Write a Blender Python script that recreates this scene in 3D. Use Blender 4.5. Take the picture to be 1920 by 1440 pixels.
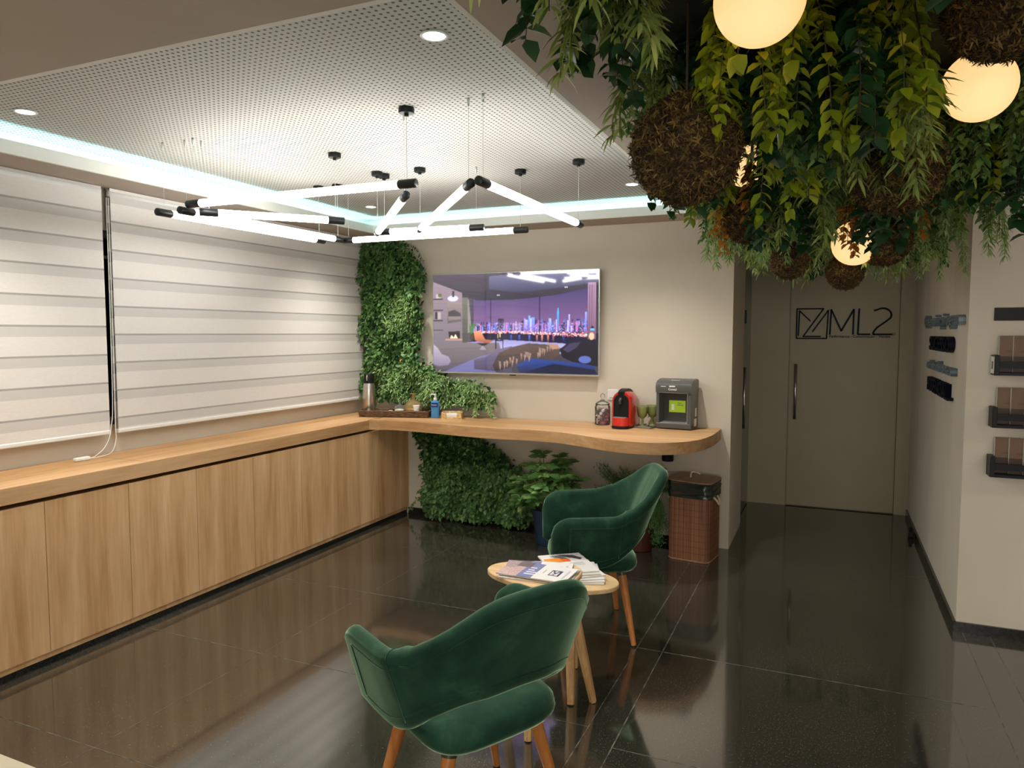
import bpy, math, random
import numpy as np
from mathutils import Vector, Matrix

for o in list(bpy.data.objects): bpy.data.objects.remove(o)
S = bpy.context.scene
COL = S.collection
R = math.radians
rng = np.random.default_rng(7)
random.seed(7)

# ------------------------------------------------------------------ camera, world, exposure
cam = bpy.data.cameras.new('camera'); camo = bpy.data.objects.new('camera', cam); COL.objects.link(camo)
YAW, PITCH = -0.4111, 0.0691
camo.location = (0, 0, 1.55)
camo.rotation_euler = (math.pi/2 - PITCH, 0, -YAW)
cam.sensor_fit = 'HORIZONTAL'; cam.sensor_width = 36; cam.lens = 36*1367.6/1920
cam.clip_start = 0.05; cam.clip_end = 200
S.camera = camo
w = bpy.data.worlds.new('night'); S.world = w; w.use_nodes = True
w.node_tree.nodes['Background'].inputs[0].default_value = (.01, .014, .02, 1)
w.node_tree.nodes['Background'].inputs[1].default_value = .3
S.view_settings.view_transform = 'Standard'; S.view_settings.look = 'None'
S.view_settings.gamma = 1; S.view_settings.use_curve_mapping = False
S.view_settings.exposure = 1.5
TUBE_E, LED_E, GLOBE_E, DOWN_W, BACK_W, PANEL_E = 6.2, 15.0, .385, 34.0, 32.0, 3.2

# ------------------------------------------------------------------ materials
def new_mat(name):
    m = bpy.data.materials.new(name); m.use_nodes = True
    nt = m.node_tree; b = nt.nodes['Principled BSDF']
    return m, nt, b
def N(nt, t, **k):
    n = nt.nodes.new(t)
    for a, v in k.items(): setattr(n, a, v)
    return n
def plain(name, c, rough=.5, metal=0, spec=.5, coat=0, alpha=None, sheen=0):
    m, nt, b = new_mat(name)
    b.inputs['Base Color'].default_value = (*c, 1); b.inputs['Roughness'].default_value = rough
    b.inputs['Metallic'].default_value = metal; b.inputs['Specular IOR Level'].default_value = spec
    b.inputs['Coat Weight'].default_value = coat
    if sheen: b.inputs['Sheen Weight'].default_value = sheen
    return m
def ramp(nt, fac, stops):
    r = N(nt, 'ShaderNodeValToRGB'); e = r.color_ramp.elements
    while len(e) > 1: e.remove(e[-1])
    e[0].position = stops[0][0]; e[0].color = (*stops[0][1], 1)
    for p, c in stops[1:]:
        k = e.new(p); k.color = (*c, 1)
    nt.links.new(fac, r.inputs[0]); return r.outputs[0]
def noise(nt, scale, detail=3, coords='Object', stretch=(1, 1, 1), rough=.5, dist=0):
    tc = N(nt, 'ShaderNodeTexCoord'); mp = N(nt, 'ShaderNodeMapping'); mp.inputs['Scale'].default_value = stretch
    nt.links.new(tc.outputs[coords], mp.inputs[0])
    n = N(nt, 'ShaderNodeTexNoise'); n.inputs['Scale'].default_value = scale; n.inputs['Detail'].default_value = detail
    n.inputs['Roughness'].default_value = rough; n.inputs['Distortion'].default_value = dist
    nt.links.new(mp.outputs[0], n.inputs['Vector']); return n.outputs['Fac']
def bump(nt, b, h, strength=.2, dist=.01):
    k = N(nt, 'ShaderNodeBump'); k.inputs['Strength'].default_value = strength; k.inputs['Distance'].default_value = dist
    nt.links.new(h, k.inputs['Height']); nt.links.new(k.outputs[0], b.inputs['Normal'])
def noisy(name, c1, c2, scale=5, stretch=(1, 1, 1), rough=.5, bmp=0, detail=4, sheen=0, bscale=None, spec=.5, lo=.35, hi=.65, dist=0, metal=0):
    m, nt, b = new_mat(name)
    f = noise(nt, scale, detail, stretch=stretch, dist=dist)
    nt.links.new(ramp(nt, f, [(lo, c1), (hi, c2)]), b.inputs['Base Color'])
    b.inputs['Roughness'].default_value = rough; b.inputs['Specular IOR Level'].default_value = spec
    b.inputs['Sheen Weight'].default_value = sheen; b.inputs['Metallic'].default_value = metal
    if bmp: bump(nt, b, noise(nt, bscale or scale, 5, stretch=stretch), bmp, .004)
    return m
def emis(name, c, s):
    m, nt, b = new_mat(name)
    b.inputs['Base Color'].default_value = (0.6, .6, .6, 1)
    b.inputs['Emission Color'].default_value = (*c, 1); b.inputs['Emission Strength'].default_value = s
    return m
def glass(name, c, rough=.03, w=.8):
    m, nt, b = new_mat(name)
    b.inputs['Base Color'].default_value = (*c, 1); b.inputs['Roughness'].default_value = rough
    tr = N(nt, 'ShaderNodeBsdfTransparent'); tr.inputs[0].default_value = (*c, 1)
    gl = N(nt, 'ShaderNodeBsdfGlossy'); gl.inputs['Roughness'].default_value = rough
    fr = N(nt, 'ShaderNodeFresnel'); fr.inputs[0].default_value = 1.28
    df = N(nt, 'ShaderNodeBsdfDiffuse'); df.inputs[0].default_value = (*[min(1, x*1.1) for x in c], 1)
    m1 = N(nt, 'ShaderNodeMixShader'); m1.inputs[0].default_value = 1-w
    nt.links.new(tr.outputs[0], m1.inputs[1]); nt.links.new(df.outputs[0], m1.inputs[2])
    m2 = N(nt, 'ShaderNodeMixShader'); nt.links.new(fr.outputs[0], m2.inputs[0])
    nt.links.new(m1.outputs[0], m2.inputs[1]); nt.links.new(gl.outputs[0], m2.inputs[2])
    nt.links.new(m2.outputs[0], nt.nodes['Material Output'].inputs[0])
    return m
def leafmat(name, stops, rough=.42, trans=.25):
    m, nt, b = new_mat(name)
    at = N(nt, 'ShaderNodeAttribute', attribute_name='tint')
    c = ramp(nt, at.outputs['Fac'], stops)
    nt.links.new(c, b.inputs['Base Color']); b.inputs['Roughness'].default_value = rough
    b.inputs['Specular IOR Level'].default_value = .35
    t = N(nt, 'ShaderNodeBsdfTranslucent'); nt.links.new(c, t.inputs[0])
    mx = N(nt, 'ShaderNodeMixShader'); mx.inputs[0].default_value = trans
    nt.links.new(b.outputs[0], mx.inputs[1]); nt.links.new(t.outputs[0], mx.inputs[2])
    nt.links.new(mx.outputs[0], nt.nodes['Material Output'].inputs[0])
    return m
def picmat(name, emit=0, rough=.4, k=1.0):
    m, nt, b = new_mat(name)
    at = N(nt, 'ShaderNodeAttribute', attribute_name='Col')
    if emit:
        b.inputs['Base Color'].default_value = (.01, .01, .01, 1)
        nt.links.new(at.outputs['Color'], b.inputs['Emission Color']); b.inputs['Emission Strength'].default_value = emit
        b.inputs['Specular IOR Level'].default_value = .7
    else: nt.links.new(at.outputs['Color'], b.inputs['Base Color'])
    b.inputs['Roughness'].default_value = rough
    return m

def wood(name, c1, c2, c3, stretch, scale=1.0, rough=.45):
    m, nt, b = new_mat(name)
    a = noise(nt, 6*scale, 5, stretch=stretch, rough=.6, dist=.6)
    f = noise(nt, 45*scale, 3, stretch=stretch, rough=.6)
    mx = N(nt, 'ShaderNodeMath', operation='MULTIPLY_ADD'); mx.inputs[1].default_value = .3
    nt.links.new(f, mx.inputs[0])
    sc = N(nt, 'ShaderNodeMath', operation='MULTIPLY'); sc.inputs[1].default_value = .7; nt.links.new(a, sc.inputs[0])
    nt.links.new(sc.outputs[0], mx.inputs[2])
    nt.links.new(ramp(nt, mx.outputs[0], [(.36, c1), (.5, c2), (.64, c3)]), b.inputs['Base Color'])
    b.inputs['Roughness'].default_value = rough; b.inputs['Specular IOR Level'].default_value = .35
    bump(nt, b, f, .06, .002)
    return m
M = {}
M['wall'] = noisy('beige_wall_paint', (.60, .54, .44), (.62, .56, .46), 3, rough=.75, bmp=.04, bscale=180)
M['wall_r'] = noisy('trowelled_beige_plaster', (.70, .635, .52), (.78, .71, .60), 2.2, stretch=(1, 1.6, .35), rough=.6, bmp=.05, bscale=60)
M['ceil'] = noisy('dimmed_ceiling_paint', (.40, .34, .275), (.42, .36, .295), 3, rough=.8)  # wall paint darkened: the weaker indirect light is put into the colour
M['fascia'] = plain('white_cove_paint', (.74, .74, .68), .7)
M['door'] = noisy('olive_beige_door_laminate', (.40, .35, .23), (.43, .38, .255), 2, rough=.5)
M['gap'] = plain('matte_black', (.012, .011, .009), .7)  # even near-black, used for the ground outside
M['black'] = plain('black_plastic', (.008, .009, .009), .4, spec=.2)
M['blackm'] = plain('black_metal', (.02, .021, .022), .4, metal=.3)
M['navy'] = plain('navy_acrylic', (.004, .007, .016), .5, spec=.15)
M['bluegrey'] = plain('blue_grey_acrylic', (.17, .23, .27), .35)
M['steel'] = plain('brushed_steel', (.62, .58, .53), .28, metal=1)
M['chrome'] = plain('chrome', (.75, .75, .75), .12, metal=1)
M['skirt'] = noisy('black_granite_skirting', (.008, .009, .009), (.02, .022, .02), 90, rough=.18)
M['oak_v'] = wood('oak_laminate_vertical', (.50, .275, .115), (.66, .40, .195), (.78, .52, .29), (1, 1, .07), 1.0)
M['oak_h'] = wood('oak_laminate_counter_y', (.40, .215, .085), (.54, .31, .14), (.64, .40, .21), (1, .07, 1), 1.3)
M['oak_x'] = wood('oak_laminate_counter_x', (.40, .215, .085), (.54, .31, .14), (.64, .40, .21), (.07, 1, 1), 1.3)
M['pine'] = wood('light_pine', (.42, .23, .085), (.60, .37, .16), (.72, .48, .25), (1, 1, .12), 2.5, .45)
M['pinetop'] = wood('pine_table_top', (.58, .37, .17), (.72, .50, .26), (.80, .58, .34), (.15, 1, 1), 2.5, .4)
M['legwood'] = wood('stained_beech_leg', (.30, .10, .02), (.42, .155, .035), (.52, .21, .06), (1, 1, .15), 2.0, .35)
M['white'] = plain('white_plastic', (.75, .75, .72), .4)
M['cream'] = plain('cream_laminate', (.78, .68, .50), .45)
M['rope'] = noisy('cotton_rope', (.62, .54, .38), (.78, .70, .52), 120, rough=.9, bmp=.5)
M['paper'] = plain('paper_white', (.80, .78, .75), .6)
M['pages'] = noisy('page_edges', (.55, .52, .46), (.80, .77, .70), 150, stretch=(.05, .05, 3), rough=.7)
M['glass'] = glass('clear_glass', (.93, .95, .93), w=.93)
M['green_glass'] = glass('olive_pressed_glass', (.50, .55, .22), .08, .72)
M['amber_glass'] = glass('amber_oil_glass', (.86, .66, .34), .05, .8)
M['darkpane'] = plain('dark_night_glass', (.004, .007, .009), .05, spec=.7)
M['red'] = plain('glossy_red_plastic', (.48, .010, .008), .18, coat=.6)
M['redmatte'] = plain('red_tray_plastic', (.60, .022, .010), .35)
M['grey'] = plain('graphite_plastic', (.070, .073, .066), .35, coat=.2)
M['greyd'] = plain('dark_graphite_plastic', (.035, .037, .035), .3)
M['silver'] = plain('silver_trim', (.55, .57, .55), .3, metal=.7)
M['lime'] = plain('lime_sticker', (.42, .68, .03), .4)
M['liner'] = noisy('black_bin_liner', (.006, .010, .008), (.035, .045, .036), 14, stretch=(.3, .3, 3), rough=.22, bmp=.8, bscale=16)
M['wicker'] = noisy('dark_wicker', (.035, .018, .008), (.22, .12, .055), 70, stretch=(.4, .4, 2.5), rough=.7, bmp=.8)
M['straw'] = noisy('woven_straw', (.50, .27, .07), (.82, .60, .28), 90, stretch=(1, 1, 1), rough=.7, bmp=.8)
M['kraft'] = noisy('brown_book_cover', (.17, .095, .05), (.21, .12, .065), 8, rough=.5)
M['kraftd'] = plain('dark_brown_print', (.055, .025, .012), .5)
M['soil'] = noisy('soil', (.01, .007, .004), (.03, .02, .012), 60, rough=.9)
M['stem'] = plain('stem_green', (.05, .09, .02), .6)
M['stemb'] = plain('stem_brown', (.05, .035, .015), .7)
M['bluepot'] = plain('blue_glazed_pot', (.008, .03, .075), .4)
M['redpot'] = plain('red_clay_pot', (.07, .012, .008), .6)
M['bluebottle'] = glass('blue_soap', (.12, .42, .78), .08, .45)
M['rubber'] = plain('rubber_foot', (.01, .01, .01), .6)
M['tube'] = emis('tube_diffuser_light', (1, .985, .95), TUBE_E)
M['led'] = emis('cool_led_strip', (.42, .86, 1.0), LED_E)
M['down'] = emis('downlight_lens', (1, .95, .86), 6)
M['screenlamp'] = emis('distant_street_lamp', (.1, .75, 1.0), 40)
M['opaque_fabric'] = noisy('zebra_blind_opaque_band', (.66, .63, .585), (.70, .67, .625), 220, stretch=(1, .2, 1), rough=.85)
def sheer(name='zebra_blind_sheer_band', k=.86):
    m, nt, b = new_mat(name)
    b.inputs['Base Color'].default_value = (.62, .60, .56, 1); b.inputs['Roughness'].default_value = .9
    t = N(nt, 'ShaderNodeBsdfTransparent'); mx = N(nt, 'ShaderNodeMixShader'); mx.inputs[0].default_value = k
    nt.links.new(t.outputs[0], mx.inputs[1]); nt.links.new(b.outputs[0], mx.inputs[2])
    nt.links.new(mx.outputs[0], nt.nodes['Material Output'].inputs[0]); return m
M['sheer'] = sheer()
M['sheer2'] = sheer('zebra_blind_sheer_overlap', .42)
def globe_mat():
    m, nt, b = new_mat('warm_opal_globe')
    f = noise(nt, 2.2, 2, stretch=(1, 1, .5))
    c = ramp(nt, f, [(.3, (1, .50, .16)), (.7, (1, .66, .30))])
    nt.links.new(c, b.inputs['Emission Color']); b.inputs['Emission Strength'].default_value = GLOBE_E
    b.inputs['Base Color'].default_value = (.5, .4, .3, 1); b.inputs['Roughness'].default_value = .4
    return m
M['globe'] = globe_mat()
def velvet():
    m, nt, b = new_mat('green_velvet')
    f = noise(nt, 9, 4, rough=.6)
    nt.links.new(ramp(nt, f, [(.3, (.005, .028, .016)), (.55, (.012, .052, .029)), (.75, (.034, .098, .056))]), b.inputs['Base Color'])
    b.inputs['Roughness'].default_value = .75; b.inputs['Specular IOR Level'].default_value = .15
    b.inputs['Sheen Weight'].default_value = .85; b.inputs['Sheen Roughness'].default_value = .33
    b.inputs['Sheen Tint'].default_value = (.62, .95, .62, 1)
    bump(nt, b, noise(nt, 900, 2), .12, .001)
    return m
M['velvet'] = velvet()
def floor_mat():
    m, nt, b = new_mat('polished_black_granite')
    sp = noise(nt, 170, 2, rough=.75); cl = noise(nt, 1.3, 4)
    c1 = ramp(nt, sp, [(.48, (.026, .025, .020)), (.62, (.062, .058, .045)), (.74, (.22, .22, .175))])
    mul = N(nt, 'ShaderNodeMix', data_type='RGBA', blend_type='MULTIPLY'); mul.inputs[0].default_value = 1
    nt.links.new(c1, mul.inputs[6]); nt.links.new(ramp(nt, cl, [(.3, (.75, .75, .7)), (.7, (1.35, 1.3, 1.25))]), mul.inputs[7])
    nt.links.new(mul.outputs[2], b.inputs['Base Color'])
    nt.links.new(ramp(nt, cl, [(.3, (.05,)*3), (.7, (.11,)*3)]), b.inputs['Roughness'])
    b.inputs['IOR'].default_value = 2.4; b.inputs['Specular IOR Level'].default_value = .6
    bump(nt, b, noise(nt, 2.5, 2), .02, .004)
    return m
M['floor'] = floor_mat()
M['grout'] = noisy('grout', (.03, .03, .024), (.19, .19, .155), 25, rough=.8)
def perf_mat():
    m, nt, b = new_mat('perforated_acoustic_board')
    tc = N(nt, 'ShaderNodeTexCoord'); sx = N(nt, 'ShaderNodeSeparateXYZ'); nt.links.new(tc.outputs['Object'], sx.inputs[0])
    P = .0245
    def cell(o):
        d = N(nt, 'ShaderNodeMath', operation='DIVIDE'); d.inputs[1].default_value = P; nt.links.new(o, d.inputs[0])
        f = N(nt, 'ShaderNodeMath', operation='FRACT'); nt.links.new(d.outputs[0], f.inputs[0])
        s = N(nt, 'ShaderNodeMath', operation='SUBTRACT'); s.inputs[1].default_value = .5; nt.links.new(f.outputs[0], s.inputs[0]); return s.outputs[0]
    cx, cy = cell(sx.outputs[0]), cell(sx.outputs[1])
    cb = N(nt, 'ShaderNodeCombineXYZ'); nt.links.new(cx, cb.inputs[0]); nt.links.new(cy, cb.inputs[1])
    ln = N(nt, 'ShaderNodeVectorMath', operation='LENGTH'); nt.links.new(cb.outputs[0], ln.inputs[0])
    col = ramp(nt, ln.outputs['Value'], [(.20, (.035, .032, .028)), (.235, (.50, .485, .44))])
    nt.links.new(col, b.inputs['Base Color']); b.inputs['Roughness'].default_value = .8
    bump(nt, b, ln.outputs['Value'], .0, .001)
    return m
M['perf'] = perf_mat()
def bamboo():
    m, nt, b = new_mat('bamboo_slats_brown')
    tc = N(nt, 'ShaderNodeTexCoord')
    a = noise(nt, 130, 2, stretch=(1, 1, .01)); c = noise(nt, 9, 3, stretch=(.3, .3, 3))
    nt.links.new(ramp(nt, a, [(.3, (.11, .042, .018)), (.5, (.20, .082, .036)), (.7, (.30, .135, .062))]), b.inputs['Base Color'])
    b.inputs['Roughness'].default_value = .45; bump(nt, b, a, .5, .003); return m
M['bamboo'] = bamboo()
M['bamboolid'] = noisy('bamboo_lid', (.26, .15, .08), (.36, .22, .12), 60, stretch=(1, .03, 1), rough=.4)
G = lambda *s: list(s)
M['lf_dark'] = leafmat('leaf_deep_green', [(0, (.010, .04, .014)), (.5, (.020, .075, .024)), (1, (.05, .15, .045))], .35, .15)
M['lf_mid'] = leafmat('leaf_mid_green', [(0, (.045, .11, .03)), (.5, (.12, .24, .06)), (1, (.28, .44, .14))], .42)
M['lf_olive'] = leafmat('leaf_olive_bamboo', [(0, (.10, .17, .035)), (.5, (.26, .36, .08)), (1, (.55, .64, .22))], .45)
M['lf_lime'] = leafmat('leaf_yellow_green', [(0, (.14, .21, .012)), (.5, (.32, .42, .02)), (1, (.62, .60, .05))], .42, .3)
M['lf_fern'] = leafmat('leaf_fine_fern', [(0, (.14, .25, .08)), (.5, (.36, .54, .18)), (1, (.68, .80, .42))], .5)
M['lf_amber'] = leafmat('leaf_amber', [(0, (.26, .10, .015)), (.5, (.52, .22, .03)), (1, (.72, .42, .09))], .45, .35)
M['lf_bush'] = leafmat('leaf_ivy_bush', [(0, (.04, .11, .03)), (.5, (.11, .25, .07)), (1, (.28, .47, .18))], .4)
M['lf_pale'] = leafmat('leaf_rubber_plant', [(0, (.05, .14, .04)), (.5, (.14, .30, .08)), (1, (.40, .55, .20))], .35)
M['moss'] = leafmat('moss_fibre', [(0, (.018, .010, .003)), (.5, (.085, .050, .013)), (1, (.24, .16, .045))], .8, .1)
M['mosscore'] = noisy('moss_core', (.006, .004, .002), (.045, .028, .010), 26, rough=.95, bmp=1)
M['mossbed'] = noisy('dark_planting_bed', (.003, .005, .002), (.012, .020, .006), 20, rough=.95, bmp=1)

# ------------------------------------------------------------------ object helpers
def thing(name, label, cat, loc=(0, 0, 0), rotz=0, group=None):
    o = bpy.data.objects.new(name, None); COL.objects.link(o); o.empty_display_size = .1
    o.location = loc; o.rotation_euler = (0, 0, rotz); o['label'] = label; o['category'] = cat
    if group: o['group'] = group
    return o
def tag(o, label, cat, group=None, kind=None):
    o['label'] = label; o['category'] = cat
    if group: o['group'] = group
    if kind: o['kind'] = kind
    return o
class MB:
    def __init__(s): s.v = []; s.f = []; s.mi = []
    def add(s, vs, fs, mi=0):
        n = len(s.v); s.v += [tuple(p) for p in vs]; s.f += [tuple(i+n for i in f) for f in fs]; s.mi += [mi]*len(fs); return s
    def box(s, x0, y0, z0, x1, y1, z1, mi=0, bev=0):
        if bev:
            b = min(bev, abs(x1-x0)/2.01, abs(y1-y0)/2.01, abs(z1-z0)/2.01)
            lays = []
            for z, i in ((z0, b), (z0+b*.3, b*.3), (z0+b, 0), (z1-b, 0), (z1-b*.3, b*.3), (z1, b)):
                L = []
                for (cx, cy, sx, sy) in ((x0, y0, 1, 1), (x1, y0, -1, 1), (x1, y1, -1, -1), (x0, y1, 1, -1)):
                    c = [(i, b), (i+(b-i)*.3 if b > i else i, i+(b-i)*.3 if b > i else i), (b, i)]
                    if (sx, sy) in ((-1, 1), (1, -1)): c = c[::-1]
                    L += [(cx+sx*a, cy+sy*d, z) for a, d in c]
                lays.append(L)
            n = 12; vs = sum(lays, []); fs = []
            for k in range(5):
                for j in range(n):
                    a = k*n+j; c = k*n+(j+1) % n; fs.append((a, c, c+n, a+n))
            fs.append(tuple(range(n))[::-1]); fs.append(tuple(range(5*n, 6*n)))
            return s.add(vs, fs, mi)
        vs = [(x, y, z) for z in (z0, z1) for x, y in ((x0, y0), (x1, y0), (x1, y1), (x0, y1))]
        return s.add(vs, [(3, 2, 1, 0), (4, 5, 6, 7), (0, 1, 5, 4), (1, 2, 6, 5), (2, 3, 7, 6), (3, 0, 4, 7)], mi)
    def tube(s, pts, r, n=10, mi=0, cap=True):
        pts = [Vector(p) for p in pts]; rs = r if hasattr(r, '__len__') else [r]*len(pts)
        base = len(s.v); up = Vector((0, 0, 1)); pu = None
        for i, p in enumerate(pts):
            d = (pts[min(i+1, len(pts)-1)]-pts[max(i-1, 0)])
            if d.length < 1e-9: d = Vector((0, 0, 1))
            d.normalize()
            if pu is None: u = d.cross(up if abs(d.z) < .95 else Vector((1, 0, 0))).normalized()
            else:
                u = pu-d*pu.dot(d)
                u = u.normalized() if u.length > 1e-6 else d.orthogonal().normalized()
            pu = u; v = d.cross(u)
            for k in range(n):
                a = 2*math.pi*k/n; s.v.append(tuple(p+(u*math.cos(a)+v*math.sin(a))*rs[i]))
        for i in range(len(pts)-1):
            for k in range(n):
                a = base+i*n+k; b = base+i*n+(k+1) % n; s.f.append((a, b, b+n, a+n)); s.mi.append(mi)
        if cap:
            s.f.append(tuple(base+k for k in range(n))[::-1]); s.mi.append(mi)
            s.f.append(tuple(base+(len(pts)-1)*n+k for k in range(n))); s.mi.append(mi)
        return s
    def lathe(s, prof, c=(0, 0, 0), n=32, mi=0, sx=1, sy=1):
        base = len(s.v)
        for r, z in prof:
            for k in range(n):
                a = 2*math.pi*k/n; s.v.append((c[0]+r*math.cos(a)*sx, c[1]+r*math.sin(a)*sy, c[2]+z))
        for i in range(len(prof)-1):
            for k in range(n):
                a = base+i*n+k; b = base+i*n+(k+1) % n; s.f.append((a, b, b+n, a+n)); s.mi.append(mi)
        if prof[0][0] > 1e-6: s.f.append(tuple(base+k for k in range(n))[::-1]); s.mi.append(mi)
        if prof[-1][0] > 1e-6: s.f.append(tuple(base+(len(prof)-1)*n+k for k in range(n))); s.mi.append(mi)
        return s
    def prism(s, out, z0, z1, mi=0, bev=0):
        n = len(out)
        if bev:
            P = np.array(out); c = P.mean(0); Q = c+(P-c)*(1-bev/np.abs(P-c).max())
            lays = [(Q, z0), (P, z0+bev), (P, z1-bev), (Q, z1)]
        else: P = np.array(out); lays = [(P, z0), (P, z1)]
        vs = [(p[0], p[1], z) for L, z in lays for p in L]; fs = []
        for k in range(len(lays)-1):
            for j in range(n):
                a = k*n+j; b = k*n+(j+1) % n; fs.append((a, b, b+n, a+n))
        fs.append(tuple(range(n))[::-1]); fs.append(tuple(range((len(lays)-1)*n, len(lays)*n)))
        return s.add(vs, fs, mi)
    def xform(s, m):
        s.v = [tuple(m @ Vector(p)) for p in s.v]; return s
    def build(s, name, mat, parent=None, smooth=False, world=False, autos=None):
        me = bpy.data.meshes.new(name)
        v = s.v
        if world and parent is not None:
            lx, ly, lz = parent.location; v = [(a-lx, b-ly, c-lz) for a, b, c in v]
        me.from_pydata(v, [], s.f)
        mats = mat if isinstance(mat, (list, tuple)) else [mat]
        for m in mats: me.materials.append(m)
        if len(mats) > 1: me.polygons.foreach_set('material_index', s.mi)
        if smooth: me.polygons.foreach_set('use_smooth', [True]*len(me.polygons))
        me.update()
        if autos is not None:
            try: me.set_sharp_from_angle(angle=R(autos))
            except Exception: pass
        o = bpy.data.objects.new(name, me); COL.objects.link(o)
        if parent is not None: o.parent = parent
        return o
def struct(name, mb, mat, parent=None, smooth=False):
    o = mb.build(name, mat, parent, smooth)
    if parent is None: o['kind'] = 'structure'
    return o
def rawmesh(name, V, F, mat, tint=None):
    """V (n,3); F (m,3|4) arrays; tint per vertex"""
    me = bpy.data.meshes.new(name); m, k = F.shape
    me.vertices.add(len(V)); me.vertices.foreach_set('co', V.astype(np.float32).ravel())
    me.loops.add(m*k); me.loops.foreach_set('vertex_index', F.astype(np.int32).ravel())
    me.polygons.add(m); me.polygons.foreach_set('loop_start', np.arange(0, m*k, k, dtype=np.int32))
    me.polygons.foreach_set('loop_total', np.full(m, k, dtype=np.int32))
    me.materials.append(mat)
    if tint is not None:
        a = me.attributes.new('tint', 'FLOAT', 'POINT'); a.data.foreach_set('value', tint.astype(np.float32))
    me.update(); me.validate(); return me
def addobj(name, me, parent=None):
    o = bpy.data.objects.new(name, me); COL.objects.link(o)
    if parent is not None: o.parent = parent
    return o
def copy_tree(o, parent=None):
    c = o.copy(); COL.objects.link(c)
    if parent is not None: c.parent = parent
    for ch in [k for k in bpy.data.objects if k.parent == o]: copy_tree(ch, c)
    return c
def text(name, body, size, depth, mat, parent, loc, rot, bold=0, align='LEFT', sx=1):
    cu = bpy.data.curves.new(name, 'FONT'); cu.body = body; cu.size = size; cu.extrude = depth/2; cu.align_x = align
    cu.offset = bold
    t = bpy.data.objects.new('tmp', cu); COL.objects.link(t)
    bpy.context.view_layer.update()
    me = bpy.data.meshes.new_from_object(t.evaluated_get(bpy.context.evaluated_depsgraph_get()))
    bpy.data.objects.remove(t); me.materials.clear(); me.materials.append(mat)
    o = bpy.data.objects.new(name, me); COL.objects.link(o); o.location = loc; o.rotation_euler = rot; o.scale = (sx, 1, 1)
    if parent is not None: o.parent = parent
    return o
def picture(name, img, wdt, hgt, mat, parent, plane='XZ'):
    """img (h,w,3) linear, row 0 on top; a flat printed/lit panel centred at origin"""
    h, wd, _ = img.shape
    xs = np.linspace(-wdt/2, wdt/2, wd+1); ys = np.linspace(hgt/2, -hgt/2, h+1)
    X, Y = np.meshgrid(xs, ys); Z = np.zeros_like(X)
    V = np.stack([X, Z, Y] if plane == 'XZ' else [X, Y, Z], -1).reshape(-1, 3)
    i, j = np.meshgrid(np.arange(h), np.arange(wd), indexing='ij'); a = i*(wd+1)+j
    F = np.stack([a+wd+1, a+wd+2, a+1, a], -1).reshape(-1, 4)
    me = rawmesh(name, V, F, mat)
    c = np.ones((h*wd, 4, 4), np.float32); c[..., :3] = img.reshape(-1, 1, 3)
    at = me.color_attributes.new('Col', 'FLOAT_COLOR', 'CORNER'); at.data.foreach_set('color', c.ravel())
    return addobj(name, me, parent)

# ------------------------------------------------------------------ room shell
CZ, PZ = 2.36, 2.49                      # bulkhead and perforated ceiling heights
RX0, RX1, RY0, RY1 = -3.42, -.88, 1.57, 5.03
fl = struct('floor', MB().box(-3.95, -3.7, -.1, 3.3, 7.2, 0), M['floor'])
g = MB()
def gx(y, x0, x1, wd=.0035): g.box(x0, y-wd/2, 0, x1, y+wd/2, .0006)
def gy(x, y0, y1, wd=.0035): g.box(x-wd/2, y0, 0, x+wd/2, y1, .0006)
gy(-.835, -3.5, 5.35, .004); gy(-.71, -3.5, 5.35, .0045); gx(3.465, -.835, .63, .0045); gx(2.565, -.71, .6)
gy(-2.49, -3.5, 5.35, .0016)
for yy in (-.95, -.1, .88, 1.79, 2.67, 3.575): gx(yy, -3.3, -.835, .0024)
gx(4.47, -3.3, -.835, .0015)
gy(.50, -3.5, 3.4, .0012); gy(.67, -3.5, 4.32, .002); gy(.79, -3.5, 4.32, .002); gx(1.66, -.71, 3.1); gx(.75, -.71, 3.1); gx(5.2, -.6, .63, .0012)
struct('grout', g, M['grout'], fl)
struct('wall_back', MB().box(-3.95, 5.36, 0, -.64, 6.06, 2.75), M['wall'])
struct('trim_1', MB().box(-.722, 5.352, 0, -.64, 5.36, CZ).box(-.64, 5.352, 0, -.634, 6.06, CZ), M['wall'])
# left wall with the window opening (y .9..5.25, z 1.03..2.12)
lw = MB().box(-4.0, -3.7, 0, -3.76, .5, 2.75).box(-4.0, .5, 0, -3.76, 5.3, 1.03).box(-4.0, .5, 2.13, -3.76, 5.3, 2.75).box(-4.0, 5.3, 0, -3.76, 5.4, 2.75)
struct('wall_left', lw, M['wall'])
wn = struct('window_1', MB().box(-3.90, .5, 1.03, -3.892, 5.3, 2.13), M['darkpane'])
struct('window_frame', MB().box(-3.91, .5, 1.03, -3.86, 5.3, 1.06).box(-3.91, .5, 2.10, -3.86, 5.3, 2.13).box(-3.91, .5, 1.985, -3.86, 5.3, 2.0)
       .box(-3.91, 1.6, 1.03, -3.86, 1.64, 2.13).box(-3.91, 3.9, 1.03, -3.86, 3.94, 2.13), M['white'], wn)
struct('wall_right', MB().box(.64, 4.33, 0, 3.3, 7.2, 2.75), M['wall_r'])
struct('wall_right_far', MB().box(3.3, -3.7, 0, 3.45, 4.4, 2.75), M['wall'])
struct('wall_front', MB().box(-3.95, -3.85, 0, 3.45, -3.7, 2.75), M['wall'])
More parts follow.
